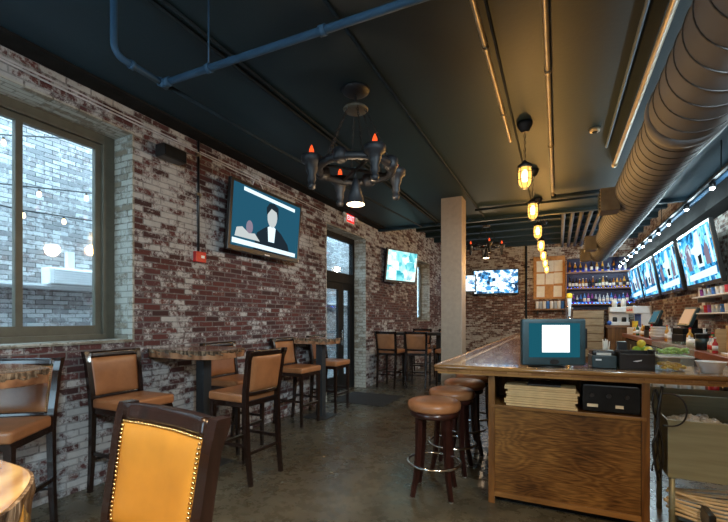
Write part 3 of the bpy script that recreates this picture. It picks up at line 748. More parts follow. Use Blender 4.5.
# long panelled front under the bar run beside the stools
t = thing('bar_panelling', 'wooden panelled front of the long bar run behind the stools', 'panelling', (0, 0, 0))
MB().box(-0.46, -0.42, 3.92, 11.5, 0.0, 1.055).build('panel', M['cabinet'], t)
m = MB()
for k in range(9): m.box(-0.478, -0.46, 3.93 + k * .93, 4.01 + k * .93, 0.0, 1.055)
m.build('batten', M['cabinet'], t)
m = MB(); m.tube([(-.6, 4.0, .16), (-.6, 11.4, .16)], .025, 8)
m.build('foot_rail', M['chrome'], t)
m = MB()
for k in range(5): m.box(-.61, -.46, 4.2 + k * 1.6, 4.24 + k * 1.6, .0, .14)
m.build('rail_bracket', M['iron'], t)

# menus and the black amplifier on the shelf
NM = 9
for k in range(NM):
    o = MB().box(-.255, .255, -.11, .11, 0, .0165, .002).build('menu', M['menu'])
    o.location = (-0.115 + random.uniform(-.022, .022), 3.50 + random.uniform(-.012, .008) + .05, 0.8005 + k * .0185); o.rotation_euler = (0, 0, random.uniform(-.03, .03))
    tag(o, ORD[NM - 1 - k] + ' cream menu card from the top of the stack on the bar shelf', 'menu', 'cream menus stacked on the shelf')
t = thing('amplifier', 'flat black electronics unit with small labels beside the menu stack', 'amplifier', (0.345, 3.61, 0.80))
MB().box(-.175, .175, -.17, .2, .012, .205, .006).build('case', M['black'], t)
MB().box(-.18, .18, -.182, -.168, .02, .2, .004).build('faceplate', M['blackm'], t)
for dx in (-.12, -.01, .1):
    MB().lathe([(.016, 0), (.014, .012)], 12, Matrix.Translation((dx, -.182, .13)) @ Matrix.Rotation(R(90), 4, 'X')).build('dial', M['black'], t)
for xa, xb in ((-.15, -.08), (.03, .08)): MB().box(xa, xb, -.184, -.181, .045, .067).build('sticker', M['hose'], t)
for dx in (-.14, .14): MB().lathe([(.015, 0), (.015, .013)], 8, Matrix.Translation((dx, -.1, 0))).build('foot', M['black'], t)
tag(MB().box(-.12, .12, -.12, .12, 0, .012, .003).build('flat_tray', M['black']), 'thin black tray lying on top of the menu stack', 'tray').location = (-0.1, 3.57, 0.8005 + NM * .0185)

# point of sale monitor on the bar
t = thing('monitor', 'bulky charcoal monitor with a bright white picture on the bar corner', 'monitor', (-0.05, 3.52, BZ), R(24))
m = MB(); m.box(-.245, .245, -.06, -.0, .02, .385, .022, 4); m.build('bezel', M['tealplastic'], t)
m = MB(); m.loft([(0, 0.0, 0)], [(0, 0)]) if False else None
m = MB()
r0 = [m.bm.verts.new(p) for p in ((-.225, -.005, .035), (.225, -.005, .035), (.225, -.005, .37), (-.225, -.005, .37))]
r1 = [m.bm.verts.new(p) for p in ((-.15, .23, .11), (.15, .23, .11), (.15, .23, .33), (-.15, .23, .33))]
for i in range(4): m.bm.faces.new((r0[i], r0[(i + 1) % 4], r1[(i + 1) % 4], r1[i]))
m.bm.faces.new(r0[::-1]); m.bm.faces.new(r1); m.build('housing', M['tealplastic'], t)
MB().box(-.195, .195, -.064, -.056, .085, .35, .004).build('screen', M['crt'], t)
MB().box(-.095, .115, -.0655, -.0635, .125, .335).build('screen_picture', M['crtwhite'], t)
MB().box(.245, .27, -.03, .04, .15, .31, .008).build('card_reader', M['black'], t)
m = MB(); m.lathe([(0, 0), (.14, 0), (.14, .012), (.07, .02), (.06, .034), (0, .034)], 24, Matrix.Translation((0, .09, 0))); m.build('stand', M['black'], t)
MB().lathe([(.02, 0), (.02, .006)], 16, Matrix.Translation((0, -.058, .05)) @ Matrix.Rotation(R(90), 4, 'X') @ Matrix.Scale(1.8, 4, (1, 0, 0))).build('button', M['black'], t)

# receipt printer, black caddy, straws, fruit, containers, bowl
t = thing('receipt_printer', 'squat dark receipt printer beside the monitor', 'printer', (0.315, 3.72, BZ), R(6))
MB().box(-.085, .085, -.09, .1, 0, .10, .01, 3).build('body', M['tealplastic'], t)
MB().box(-.08, .08, -.06, .095, .10, .135, .012, 3).build('cover', M['black'], t)
MB().box(-.06, -.02, -.0915, -.0895, .06, .072).build('label_plate', M['white'], t)
MB().box(-.05, .05, -.068, -.062, .1, .118).build('paper_slot', M['paper'], t)
t = thing('straw_cup', 'clear cup of wrapped straws behind the receipt printer', 'cup', (0.355, 3.88, BZ))
MB().lathe([(.032, 0), (.04, .13), (.038, .13), (.03, .004)], 16).build('cup', M['clear'], t)
m = MB()
for k in range(14):
    a_ = random.uniform(0, 6.28); r_ = random.uniform(0, .022)
    m.tube([(r_ * math.cos(a_), r_ * math.sin(a_), .004), (r_ * 2.1 * math.cos(a_), r_ * 2.1 * math.sin(a_), .2 + random.uniform(-.02, .02))], .004, 5)
m.build('straws', M['paper'], t)
tag(MB().box(-.035, .035, -.045, .045, 0, .2, .006).build('napkin_box', M['black']), 'tall narrow black box standing behind the black bar caddy', 'box').location = (0.465, 3.88, BZ)
t = thing('bar_caddy', 'open black bar caddy with a small white mark on its front', 'caddy', (0.525, 3.68, BZ), R(8))
m = MB(); m.box(-.115, .115, -.07, -.06, 0, .12, .003).box(-.115, .115, .06, .07, 0, .14, .003).box(-.115, -.105, -.06, .06, 0, .13).box(.105, .115, -.06, .06, 0, .15).box(-.105, .105, -.06, .06, 0, .01).box(-.004, .004, -.06, .06, .01, .11)
m.build('tray', M['black'], t)
MB().prism([(-.03, 0), (0, .006), (.03, .012), (.028, .004), (0, -.004)], -.0005, .0005, Matrix.Translation((0, -.071, .066)) @ Matrix.Rotation(R(90), 4, 'X')).build('front_mark', M['white'], t)
def fruit(name, label, mtl, loc, group):
    o = MB().ball((0, 0, 0), .031, 2, (1.18, 1, 1)).ball((.038, 0, 0), .007, 1).build(name, M[mtl])
    o.location = loc; o.rotation_euler = (random.uniform(-.3, .3), random.uniform(-.3, .3), random.uniform(0, 6)); tag(o, label, 'fruit', group)
tag(MB().lathe([(.06, 0), (.085, .12), (.08, .12), (.055, .006)], 24).build('fruit_bowl', M['white']), 'small white bowl of lemons and limes behind the black caddy', 'bowl').location = (0.61, 3.88, BZ)
fruit('lime', 'green lime on the side of the fruit bowl nearest the straws', 'lime', (0.565, 3.865, BZ + .135), 'citrus fruit in the bowl')
fruit('lemon', 'yellow lemon at the front of the fruit bowl near the plastic tubs', 'lemon', (0.645, 3.845, BZ + .135), 'citrus fruit in the bowl')
fruit('lime', 'green lime at the back of the fruit bowl', 'lime', (0.625, 3.93, BZ + .135), 'citrus fruit in the bowl')
fruit('lemon', 'lemon resting on top of the other fruit in the bowl', 'lemon', (0.60, 3.88, BZ + .185), 'citrus fruit in the bowl')
def tub(label, z, fill, fillname, lid):
    t = thing('plastic_tub', label, 'container', (0.765, 3.70, z), R(8), 'stacked plastic tubs')
    m = MB(); w, d, h = .105, .08, .10
    m.box(-w, w, -d, d, 0, .004).box(-w, w, -d, -d + .003, .004, h).box(-w, w, d - .003, d, .004, h).box(-w, -w + .003, -d, d, .004, h).box(w - .003, w, -d, d, .004, h)
    m.build('tub', M['clear'], t)
    f = MB()
    for k in range(40):
        f.ball((random.uniform(-w + .025, w - .025), random.uniform(-d + .02, d - .02), random.uniform(.02, .05)), random.uniform(.014, .02), 1, (1.2, 1, .8))
    f.build(fillname, fill, t)['kind'] = 'stuff'
    if lid: MB().box(-w - .004, w + .004, -d - .004, d + .004, h, h + .012, .004).build('lid', M['greenlid'], t)
tub('lower clear plastic tub of orange fruit pieces with a green lid', BZ, M['orange'], 'orange_pieces', True)
tub('upper clear plastic tub of cut limes stacked on the green lid', BZ + .1125, M['lettuce'], 'lime_pieces', False)
t = thing('white_bowl', 'wide white bowl beside the stacked plastic tubs', 'bowl', (0.985, 3.68, BZ))
MB().lathe([(.055, 0), (.06, .004), (.088, .075), (.092, .08), (.088, .08), (.058, .008), (0, .006)], 28).build('bowl', M['white'], t)
t = thing('steel_tray', 'shallow steel tray at the right end of the bar', 'tray', (1.24, 3.74, BZ))
MB().box(-.13, .13, -.14, .14, 0, .008).box(-.13, .13, -.14, -.13, .008, .035).box(-.13, .13, .13, .14, .008, .035).box(-.13, -.12, -.13, .13, .008, .035).box(.12, .13, -.13, .13, .008, .035).build('tray', M['steel'], t)
t = thing('beer_tower', 'tall steel draught tower with a yellow tap handle behind the monitor', 'beer tap', (0.11, 4.9, BZ))
MB().lathe([(.09, 0), (.09, .02), (.035, .03), (.035, .48), (.04, .5), (0, .52)], 20).build('tower', M['chrome'], t)
MB().tube([(0, 0, .4), (0, -.09, .4), (0, -.11, .33)], .014, 8).build('spout', M['chrome'], t)
th_ = MB().lathe([(.010, .40), (.014, .5), (.022, .56), (.022, .60), (0, .60)], 12, Matrix.Translation((0, -.06, 0))).build('tap_handle', M['white'], t)
MB().lathe([(.026, .60), (.03, .62), (.026, .65), (0, .655)], 12, Matrix.Translation((0, -.06, 0))).build('handle_cap', M['yellow'], th_)

# ------------------------------------------------------------------ ice bin under the bar
t = thing('ice_bin', 'stainless steel ice bin on legs under the right end of the bar', 'ice bin', (0, 0, 0))
SX0, SX1, SY0, SY1 = 0.69, 1.36, 3.46, 3.92
m = MB(); m.box(SX0, SX1, SY0, SY0 + .012, .39, .785, .004).box(SX0, SX0 + .012, SY0 + .012, SY1, .39, .785).box(SX1 - .012, SX1, SY0 + .012, SY1, .39, .785).box(SX0 + .012, SX1 - .012, SY0 + .012, SY1, .39, .402)
m.box(SX0 - .006, SX1 + .006, SY0 - .006, SY0 + .02, .778, .792, .003)
m.build('basin', M['binsteel'], t)
MB().box(SX0, SX1, SY1 - .012, SY1, .402, .90, .004).build('backsplash', M['binsteel'], t)
MB().box(SX0 + .012, SX1 - .012, SY0 + .012, SY1 - .012, .62, .63).build('ice_shelf', M['binsteel'], t)
for x, y in ((SX0 + .03, SY0 + .03), (SX1 - .03, SY0 + .03), (SX0 + .03, SY1 - .03), (SX1 - .03, SY1 - .03)):
    MB().tube([(x, y, 0), (x, y, .392)], .019, 10).build('leg', M['binsteel'], t)
m = MB()
for k in range(330):
    u, v = random.uniform(SX0 + .03, SX1 - .03), random.uniform(SY0 + .03, SY1 - .04)
    z = .65 + .10 * math.exp(-((u - .93) / .22) ** 2) * random.uniform(.75, 1) + random.uniform(0, .02)
    c = bmesh.new(); bmesh.ops.create_cube(c, size=.034); bmesh.ops.bevel(c, geom=c.edges[:], offset=.006, segments=1, affect='EDGES')
    c.transform(Matrix.Translation((u, v, z)) @ Matrix.Rotation(random.uniform(0, 3), 4, (random.random(), random.random(), random.random() + .1))); m.merge(c)
o = m.build('ice', M['ice']); tag(o, 'heap of white ice cubes filling the steel ice bin', 'ice', kind='stuff')
t = thing('ice_scoop', 'steel ice scoop stuck in the ice at the right', 'scoop', (1.2, 3.68, .79), R(20))
MB().tube([(0, -.05, .02), (0, -.12, .10), (0, -.13, .15)], .011, 8).build('handle', M['chrome'], t)
MB().lathe([(0, -.06), (.05, -.05), (.06, 0), (.06, .07), (.055, .07), (.052, 0), (0, -.05)], 16, Matrix.Rotation(R(-70), 4, 'X')).build('bowl', M['chrome'], t)
t = thing('speed_rail', 'steel rail holding bottles behind the ice bin', 'bottle rail', (0, 0, 0))
MB().box(0.62, 1.5, 4.13, 4.138, .8, .92).box(0.62, 1.5, 4.138, 4.25, .8, .808).box(.62, 1.5, 4.25, 4.258, .8, .95).build('trough', M['steel'], t)
for x in (.64, 1.48): MB().tube([(x, 4.19, 0), (x, 4.19, .8)], .018, 8).build('leg', M['steel'], t)

def bottle_mesh(mb, r=.036, h=.3, n=12):
    mb.lathe([(r * .9, 0), (r, .01), (r, h * .58), (r * .8, h * .66), (r * .36, h * .76), (r * .36, h * .97), (0, h * .975)], n)
    return mb
def bottle(name, label, loc, glass_m, cap_m, label_m, r=.036, h=.3, group=None):
    t = thing(name, label, 'bottle', loc, 0, group)
    bottle_mesh(MB(), r, h).build('glass', glass_m, t)
    MB().lathe([(r * .42, h * .93), (r * .42, h)], 10).build('cap', cap_m, t)
    MB().lathe([(r * 1.03, h * .18), (r * 1.03, h * .48)], 12).build('paper_label', label_m, t)
    return t
GL = {'amber': mat('amber_glass', (0.30, 0.11, 0.02), .15), 'dark': mat('dark_bottle_glass', (0.03, 0.022, 0.012), .12), 'green': mat('green_glass', (0.03, 0.10, 0.04), .15),
      'clear': mat('pale_bottle_glass', (0.45, 0.52, 0.6), .1), 'blue': mat('blue_bottle_glass', (0.06, 0.2, 0.6), .12), 'red': mat('red_liquor_glass', (0.5, 0.04, 0.05), .15),
      'gold': mat('gold_liquor_glass', (0.6, 0.32, 0.06), .15), 'white': M['white'], 'purple': mat('violet_liquor_glass', (0.25, 0.06, 0.3), .15)}
for k, (c, cap, lb) in enumerate((('dark', 'black', 'white'), ('clear', 'red', 'white'), ('blue', 'blue', 'white'), ('blue', 'white', 'white'), ('dark', 'black', 'paper'), ('amber', 'black', 'red'), ('dark', 'white', 'black'), ('green', 'black', 'paper'), ('clear', 'blue', 'paper'))):
    bottle('liquor_bottle', ORD[k] + ' bottle from the left in the rail behind the ice bin, ' + c + ' glass', (.68 + k * .092, 4.195, .8085), GL[c], M[cap], M[lb], .036, .29, 'bottles in the speed rail')

# loose black cables at the cabinet side and the pale hose bundle below the bin
t = thing('cable_tangle', 'tangle of black and grey cables hanging between cabinet and ice bin', 'cables')
for k in range(4):
    rnd = random.Random(50 + k); pts = []
    for i in range(14):
        u = i / 13
        pts.append((.615 + .022 * math.sin(u * 7 + k * 1.3) + .012 * (k % 3), 3.42 + .03 * math.cos(u * 5 + k) + .02 * k / 6, 1.0 - .6 * u + .03 * math.sin(u * 11 + k)))
    MB().tube(pts, .006 if k % 2 else .009, 6).build('cable', M['black'], t)
pts = []
for i in range(24):
    u = i / 23; pts.append((.65 + .13 * math.sin(u * PI), 3.40 + .01 * math.sin(u * 9), .98 - .22 * u + .04 * math.sin(u * PI * 2)))
MB().tube(pts, .006, 6).build('cable', M['black'], t)
m = MB()
rnd = random.Random(4)
for k in range(11):
    pts = []; x0 = .70 + rnd.uniform(0, .05); zz = .025 + .024 * k
    for i in range(18):
        u = i / 17
        pts.append((x0 + .72 * u, 3.535 + .08 * abs(math.sin(PI * u + k * .35)) + .008 * k, max(.018, zz + (.10 - .011 * k) * (1 - math.sin(PI * u)) + .012 * math.sin(u * 6 + k))))
    m.tube(pts, .0105, 7)
tag(m.build('hose_bundle', M['hose']), 'bundle of beige drink hoses lying on the floor below the ice bin', 'hoses', kind='stuff')
tag(MB().box(-.02, .02, -.05, .25, 0, .18, .01).build('hose_strap', M['black']), 'black strap holding the beige hoses together', 'strap').location = (.93, 3.48, 0.0)
tag(MB().box(-.16, .16, -.1, .1, 0, .09, .02).build('folded_cloth', mat('blue_cloth', (0.2, .32, .45), .9)), 'pale blue folded cloth on the floor behind the hoses', 'cloth').location = (.96, 3.80, 0.0)

# ------------------------------------------------------------------ back bar along the right wall
t = thing('back_bar', 'long red-brown wooden back bar counter along the television wall', 'counter', (0, 0, 0))
MB().box(1.68, XR - .002, 3.9, 13.9, .955, 1.06, .008).build('counter_top', M['redwood'], t)
MB().box(1.78, XR - .002, 4.0, 13.8, 0.0, .955).build('cabinet_body', M['blackm'], t)
for k in range(12):
    d = MB().box(1.765, 1.78, 4.05 + k * .81, 4.82 + k * .81, .1, .9, .004).build('cooler_door', M['black'], t)
    MB().tube([(1.75, 4.75 + k * .81, .5), (1.75, 4.75 + k * .81, .8)], .008, 6).build('handle', M['steel'], d)
def on_counter(x, y): return (x, y, 1.06)
def pos_terminal(label, loc, rz, scr):
    t = thing('register_terminal', label, 'register', loc, rz, 'touch registers on the back bar')
    MB().box(-.18, .18, -.18, .18, 0, .17, .006).build('base_box', M['black'], t)
    MB().box(-.17, .17, -.17, .17, .17, .27, .006).build('cash_drawer', M['blackm'], t)
    MB().box(-.16, .16, -.176, -.17, .19, .255, .002).build('drawer_front', M['blackm'], t)
    tm = Matrix.Translation((0, -.02, .45)) @ Matrix.Rotation(R(-22), 4, 'X')
    MB().box(-.05, .05, -.05, .1, .27, .42, .01).build('stand', M['black'], t)
    sb = MB().box(-.19, .19, -.025, .03, -.16, .17, .014, 3, tm).build('head', M['tealplastic'], t)
    MB().box(-.155, .155, -.028, -.024, -.12, .135, 0, 2, tm).build('screen', scr, sb)
pos_terminal('touch register with a beige lit screen, nearer of the two on the back bar', on_counter(1.97, 8.4), R(-78), M['beigescreen'])
pos_terminal('touch register with a dim blue screen, farther along the back bar', on_counter(1.97, 10.9), R(-80), M['bluescreen'])
t = thing('drink_dispenser', 'white drink dispenser with blue front panel and red lettering', 'dispenser', on_counter(1.97, 13.1), R(-78))
MB().box(-.24, .24, -.2, .22, 0, .18, .01).box(-.24, .24, -.02, .22, .18, .56).box(-.25, .25, -.22, .22, .56, .76, .02, 3).build('cabinet', M['white'], t)
MB().box(-.2, .2, -.025, -.019, .2, .54).build('front_panel', M['blue'], t)
m = MB()
for k in range(7): m.box(-.19 + k * .055, -.152 + k * .055, -.223, -.219, .63, .69 if k in (0, 3, 5, 6) else .67)
m.build('lettering', M['red'], t)
MB().box(-.07, .07, -.14, -.03, .18, .36, .02).build('jug', M['yellow'], t)
t = thing('tub_stack', 'stack of white plastic tubs at the front of the back bar', 'tubs', on_counter(1.80, 9.75))
m = MB()
for k in range(4): m.lathe([(.115, k * .06), (.145, k * .06 + .075), (.15, k * .06 + .078), (.15, k * .06 + .085), (.0, k * .06 + .085)], 24)
m.build('tub', M['white'], t)
t = thing('canister', 'black canister with a pale label on the back bar', 'canister', on_counter(1.79, 7.02))
MB().lathe([(.075, 0), (.08, .01), (.08, .2), (.085, .205), (.085, .225), (0, .23)], 22).build('body', M['black'], t)
MB().lathe([(.0815, .05), (.0815, .16)], 22).build('band', M['tealplastic'], t)
tag(MB().lathe([(.05, 0), (.075, .05), (.08, .1), (.04, .13), (0, .13)], 18).build('napkin_pile', M['white']), 'small white crumpled bundle beside the black canister', 'napkins').location = on_counter(1.78, 7.42)
t = thing('wooden_caddy', 'open wooden box caddy on the back bar with bottles in front', 'box', on_counter(1.9, 6.5), R(-75))
MB().box(-.13, .13, .06, .075, 0, .34, .003).box(-.13, -.115, -.06, .06, 0, .3).box(.115, .13, -.06, .06, 0, .3).box(-.115, .115, -.06, .06, 0, .012).build('case', M['inlay'], t)
for k, (c, cap) in enumerate((('red', 'white'), ('white', 'red'), ('clear', 'red'))):
    bottle('sauce_bottle', ('red', 'white', 'pale')[k] + ' sauce bottle standing in front of the wooden caddy', on_counter(1.76, 6.42 + k * .09), GL[c], M[cap], M['red' if c != 'red' else 'white'], .03, .2, 'sauce bottles by the wooden caddy')
tag(MB().lathe([(.035, 0), (.05, .13), (.046, .13), (.032, .005)], 16).build('blue_cup', M['blue']), 'bright blue plastic cup behind the wooden caddy', 'cup').location = on_counter(2.1, 6.85)
tag(MB().box(-.12, .12, -.2, .2, 0, .03, .005).build('bar_board', M['white']), 'flat white board lying at the near end of the back bar', 'board').location = on_counter(1.86, 5.95)
# bottles and glasses standing along the counter against the wall
cols = ['gold', 'green', 'clear', 'amber', 'white', 'red', 'dark', 'gold', 'clear', 'amber', 'white', 'green']
names = {'gold': 'golden', 'green': 'green', 'clear': 'pale', 'amber': 'amber', 'white': 'white', 'red': 'red', 'dark': 'dark', 'blue': 'blue', 'purple': 'violet'}
ys = [7.35, 7.6, 7.85, 8.95, 9.15, 9.4, 9.62, 9.9, 10.15, 11.4, 11.65, 11.9, 12.15, 12.4, 12.62]
for k, y in enumerate(ys):
    c = cols[k % len(cols)]
    bottle('counter_bottle', ORD[k] + ' bottle from the camera end along the rear of the back bar, ' + names[c], on_counter(2.08 + .05 * math.sin(k * 2.1), y), GL[c], M['white' if k % 3 else 'yellow'], M['paper' if k % 2 else 'lemon'],
           .036 + .006 * (k % 3), .24 + .05 * math.sin(k * 1.7), 'bottles on the back bar counter')
fr = [(6.8, 'green'), (7.2, 'clear'), (7.75, 'white'), (7.95, 'gold'), (8.95, 'white'), (9.12, 'amber'), (9.3, 'gold'), (10.1, 'clear'), (10.3, 'gold'), (10.5, 'red'), (11.3, 'white'), (11.5, 'amber'), (11.7, 'gold'), (11.95, 'clear'), (12.2, 'green'), (12.45, 'white'), (12.7, 'gold')]
for k, (y, c) in enumerate(fr):
    bottle('counter_bottle', ORD[k] + ' bottle from the camera end along the front row of the back bar, ' + names[c], on_counter(1.84 + .03 * math.sin(k * 2.6), y), GL[c], M[('red', 'white', 'yellow')[k % 3]], M['paper' if k % 2 else 'white'],
           .038 + .006 * (k % 2), .25 + .06 * math.sin(k * 2.3), 'bottles on the back bar counter')
# wall shelves of cups beside the near register
for k, z in enumerate((1.58, 1.84)):
    t = thing('wall_shelf', ('lower', 'upper')[k] + ' white glass shelf on the right wall above the back bar', 'shelf', (2.13, 7.15, z), 0, 'shelves for cups on the right wall')
    MB().box(-.12, .118, -1.3, 1.3, -.02, 0, .003).build('board', M['white'], t)
    for y in (-1.1, 0, 1.1): MB().box(-.09, .118, y - .01, y + .01, -.09, -.02).build('bracket', M['steel'], t)
    for j in range(14):
        c = ('white', 'red', 'clear', 'blue', 'white', 'purple', 'clear')[(j * 3 + k) % 7]
        o = MB().lathe([(.035, 0), (.045, .12), (.041, .12), (.03, .006), (0, .006)], 14).build('cup', GL[c])
        o.location = (2.12, 5.95 + j * .18, z + .0005)
        tag(o, ORD[j] + ' cup from the near end of the ' + ('lower', 'upper')[k] + ' right wall shelf, ' + names[c], 'cup', 'cups on the right wall shelves')
for k, (y, z, c) in enumerate(((8.55, 1.95, 'blue'), (8.75, 1.75, 'white'), (8.95, 1.92, 'paper'))):
    tag(MB().box(XR - .008, XR - .001, y - .08, y + .08, z - .11, z + .11).build('wall_notice', M[c]), ('blue notice', 'white notice', 'cream notice')[k] + ' pinned to the brick above the near register', 'notice')

# ------------------------------------------------------------------ far liquor shelves
t = thing('liquor_shelves', 'dark wooden shelves of bottles with blue light on the far wall', 'shelves', (0, 0, 0))
SZ = (1.98, 2.5, 3.03)
for z in SZ: MB().box(.27, 2.2, YB - .34, YB - .02, z - .05, z, .004).build('shelf_board', M['shelfwood'], t)
for x in (.25, 2.2): MB().box(x - .02, x + .02, YB - .34, YB - .02, 1.78, 3.4).build('side_panel', M['shelfwood'], t)
MB().box(.27, 2.18, YB - .03, YB - .005, 1.78, 3.5).build('back_board', M['backblue'], t)
m = MB()
for z in SZ: m.box(.3, 2.15, YB - .07, YB - .05, z + .0005, z + .02)
m.build('light_strip', M['strip'], t)
rnd = random.Random(11)
for row, z in enumerate(SZ):
    pal = (['blue', 'clear', 'blue', 'purple', 'clear', 'red', 'blue', 'clear'], ['amber', 'dark', 'gold', 'dark', 'amber', 'green', 'dark'], ['gold', 'amber', 'dark', 'clear'])[row]
    n = (17, 19, 12)[row]
    for k in range(n):
        c = rnd.choice(pal)
        x = .36 + k * (1.75 / (n - 1))
        r_ = rnd.uniform(.038, .046); h = rnd.uniform(.28, .38)
        bottle('liquor_bottle', f'{ORD[k]} bottle from the left on the {("lowest", "middle", "top")[row]} lit liquor shelf, {names[c]}', (x, YB - .17, z + .0005), GL[c], M['black' if rnd.random() < .6 else 'white'],
               M['paper' if rnd.random() < .6 else 'black'], r_, h, f'bottles on the {("lowest", "middle", "top")[row]} liquor shelf')
# plank panelled cabinet below the shelves
t = thing('plank_cabinet', 'beige cabinet faced with horizontal planks below the liquor shelves', 'cabinet', (0, 0, 0))
m = MB()
for k in range(6): m.box(.42, 1.32, YB - .50, YB - .47, .25 + k * .25, .48 + k * .25, .01)
m.build('plank_front', M['plank'], t)
MB().box(.4, 1.335, YB - .47, YB - .01, 0.0, 1.76).build('carcass', M['cabinet'], t)
t = thing('coffee_machine', 'white and steel coffee machine in the far right corner', 'coffee machine', (1.72, YB - .62, 1.28))
MB().box(-.26, .26, -.2, .22, 0, .1, .01).box(-.26, .26, .02, .22, .1, .4).box(-.27, .27, -.2, .22, .4, .56, .02, 3).build('body', M['white'], t)
for dx in (-.12, .12): MB().lathe([(.05, 0), (.065, .01), (.065, .13), (.04, .15), (0, .15)], 14, Matrix.Translation((dx, -.1, .1))).build('pot', M['dark'] if 'dark' in M else M['black'], t)
for dx in (-.12, .12): MB().lathe([(.07, 0), (.075, .2), (.05, .24), (0, .25)], 14, Matrix.Translation((dx, 0, .56))).build('hopper', M['paper'], t)
t = thing('service_counter', 'wooden service counter carrying the coffee machine', 'counter', (1.72, YB - .62, 0))
MB().box(-.37, .45, -.3, .6, 1.2, 1.28, .008).build('counter_top', M['shelfwood'], t)
MB().box(-.32, .44, -.26, .6, 0, 1.2).build('base', M['cabinet'], t)
tag(MB().ball((0, 0, .07), .07, 2, (1, 1, 1)).build('blue_ball', M['blue']), 'round blue lid on the service counter beside the coffee machine', 'lid').location = (1.43, YB - .90, 1.28)
# notice board with papers
t = thing('notice_board', 'tall orange wooden notice board on the far brick wall', 'notice board', (-.28, YB, 0))
MB().box(-.46, .46, -.035, -.001, 2.2, 3.6).build('board', M['cork'], t)
m = MB(); m.box(-.5, -.44, -.055, -.001, 2.16, 3.64).box(.44, .5, -.055, -.001, 2.16, 3.64).box(-.44, .44, -.055, -.001, 2.16, 2.2).box(-.44, .44, -.055, -.001, 3.6, 3.64)
m.build('frame', M['cork'], t)
pp = [(-.27, 2.42), (.27, 2.42), (-.27, 2.86), (.02, 2.86), (.29, 2.88), (-.27, 3.3), (.02, 3.3), (.29, 3.3)]
pl = ['lower left', 'lower right', 'middle left', 'centre', 'middle right', 'upper left', 'upper middle', 'upper right']
for k, (x, z) in enumerate(pp):
    o = MB().box(-.13, .13, -.003, 0, -.19, .19).build('pinned_paper', M['paper']); o.location = (-.28 + x, YB - .0365, z); o.rotation_euler = (0, rnd.uniform(-.03, .03), 0)
    tag(o, 'white paper sheet pinned at the ' + pl[k] + ' of the notice board', 'paper', 'papers on the notice board')
t = thing('far_shelf', 'narrow wooden shelf below the notice board on the far wall', 'shelf', (-.25, YB, 1.82))
MB().box(-.5, .46, -.26, -.001, -.05, 0, .004).build('board', M['shelfwood'], t)
for x in (-.4, .4): MB().box(x - .02, x + .02, -.2, -.001, -.2, -.05).build('bracket', M['iron'], t)
for k in range(8):
    c = ('white', 'clear', 'white', 'blue')[k % 4]
    o = MB().lathe([(.04, 0), (.055, .01), (.055, .22), (.05, .26), (0, .265)], 12).build('jar', GL[c]); o.location = (-.66 + k * .115, YB - .14 + .03 * (k % 2), 1.8205)
    tag(o, ORD[k] + ' jar from the left on the shelf under the notice board, ' + names[c], 'jar', 'jars under the notice board')

# ------------------------------------------------------------------ televisions
def tv(name, label, loc, rz, tilt, w, h, screen_mat, faces=None, group=None):
    """local: screen looks to -Y, centre at origin"""
    t = thing(name, label, 'television', loc, rz, group)
    t.rotation_euler = (tilt, 0, rz)
    MB().box(-w / 2, w / 2, -.02, .035, -h / 2, h / 2, .008, 3).build('casing', M['black'], t)
    bz = .04
    MB().box(-w / 2 + bz, w / 2 - bz, -.0225, -.019, -h / 2 + bz + .02, h / 2 - bz).build('screen', screen_mat, t)
    if faces:
        for nm, mk, z, poly in faces:
            m = MB(); m.prism([(x * (w - 2 * bz) / 2, y * (h - 2 * bz) / 2) for x, y in poly], 0, .0006, Matrix.Translation((0, -.0226 - z * .0007, .01)) @ Matrix.Rotation(R(90), 4, 'X'))
            m.build(nm, M[mk], t)
    MB().box(-.18, .18, .035, .07, -.15, .15).build('mount_plate', M['iron'], t)
    MB().box(-.04, .04, .07, .24, -.04, .06).build('mount_arm', M['iron'], t)
    MB().box(-.05, .05, -.0225, -.0195, -h / 2 + .012, -h / 2 + .026).build('badge', M['white'], t)
    return t
circ = lambda cx, cy, rx, ry, n=18: [(cx + rx * math.cos(2 * PI * i / n), cy + ry * math.sin(2 * PI * i / n)) for i in range(n)]
man = [('screen_suit', 'tvdark', 1, [(-.42, -.98), (-.34, -.4), (-.14, -.18), (.0, -.06), (.2, -.08), (.38, -.22), (.62, -.55), (.74, -.98)]),
       ('screen_shirt', 'tvwhite', 2, [(.0, -.6), (-.04, -.12), (.08, -.02), (.2, -.1), (.18, -.6)]),
       ('screen_face', 'tvskin', 3, circ(.08, .26, .15, .36)),
       ('screen_hair', 'tvdark', 4, [(-.09, .28), (-.11, .52), (-.03, .7), (.12, .74), (.25, .64), (.27, .22), (.2, .47), (.04, .54)]),
       ('screen_ticker', 'tvwhite', 5, [(-.98, -.9), (.9, -.94), (.9, -.80), (-.98, -.74)]),
       ('screen_banner', 'tvwhite', 5, [(-.75, .8), (.8, .72), (.8, .84), (-.75, .92)]),
       ('screen_guest', 'tvpink', 2, circ(-.55, -.3, .09, .22)),
       ('screen_caption', 'tvskin', 3, [(-.92, -.68), (-.88, -.4), (-.74, -.34), (-.56, -.5), (-.4, -.46), (-.25, -.68)])]
tv('television', 'large flat television showing a man in a dark suit on the left brick wall', (-3.50, 4.33, 2.745), R(90), R(4.5), 1.44, .85, M['tvbg'], man, 'televisions on the left wall')
tv('television', 'pale green-blue television on the left wall beyond the door', (-3.44, 9.3, 2.75), R(70), R(7), 1.15, .80, M['tv_pale'], None, 'televisions on the left wall')
tv('television', 'television on the far brick wall beside the pendant lamps', (-2.03, YB - .26, 2.80), R(3), R(6), 1.58, .92, M['tv_far'], None, 'televisions on the far wall')
tv('television', 'television on the far wall mostly hidden by the column', (-3.18, YB - .5, 2.76), R(14), R(4), 1.0, .66, M['tv_far'], None, 'televisions on the far wall')
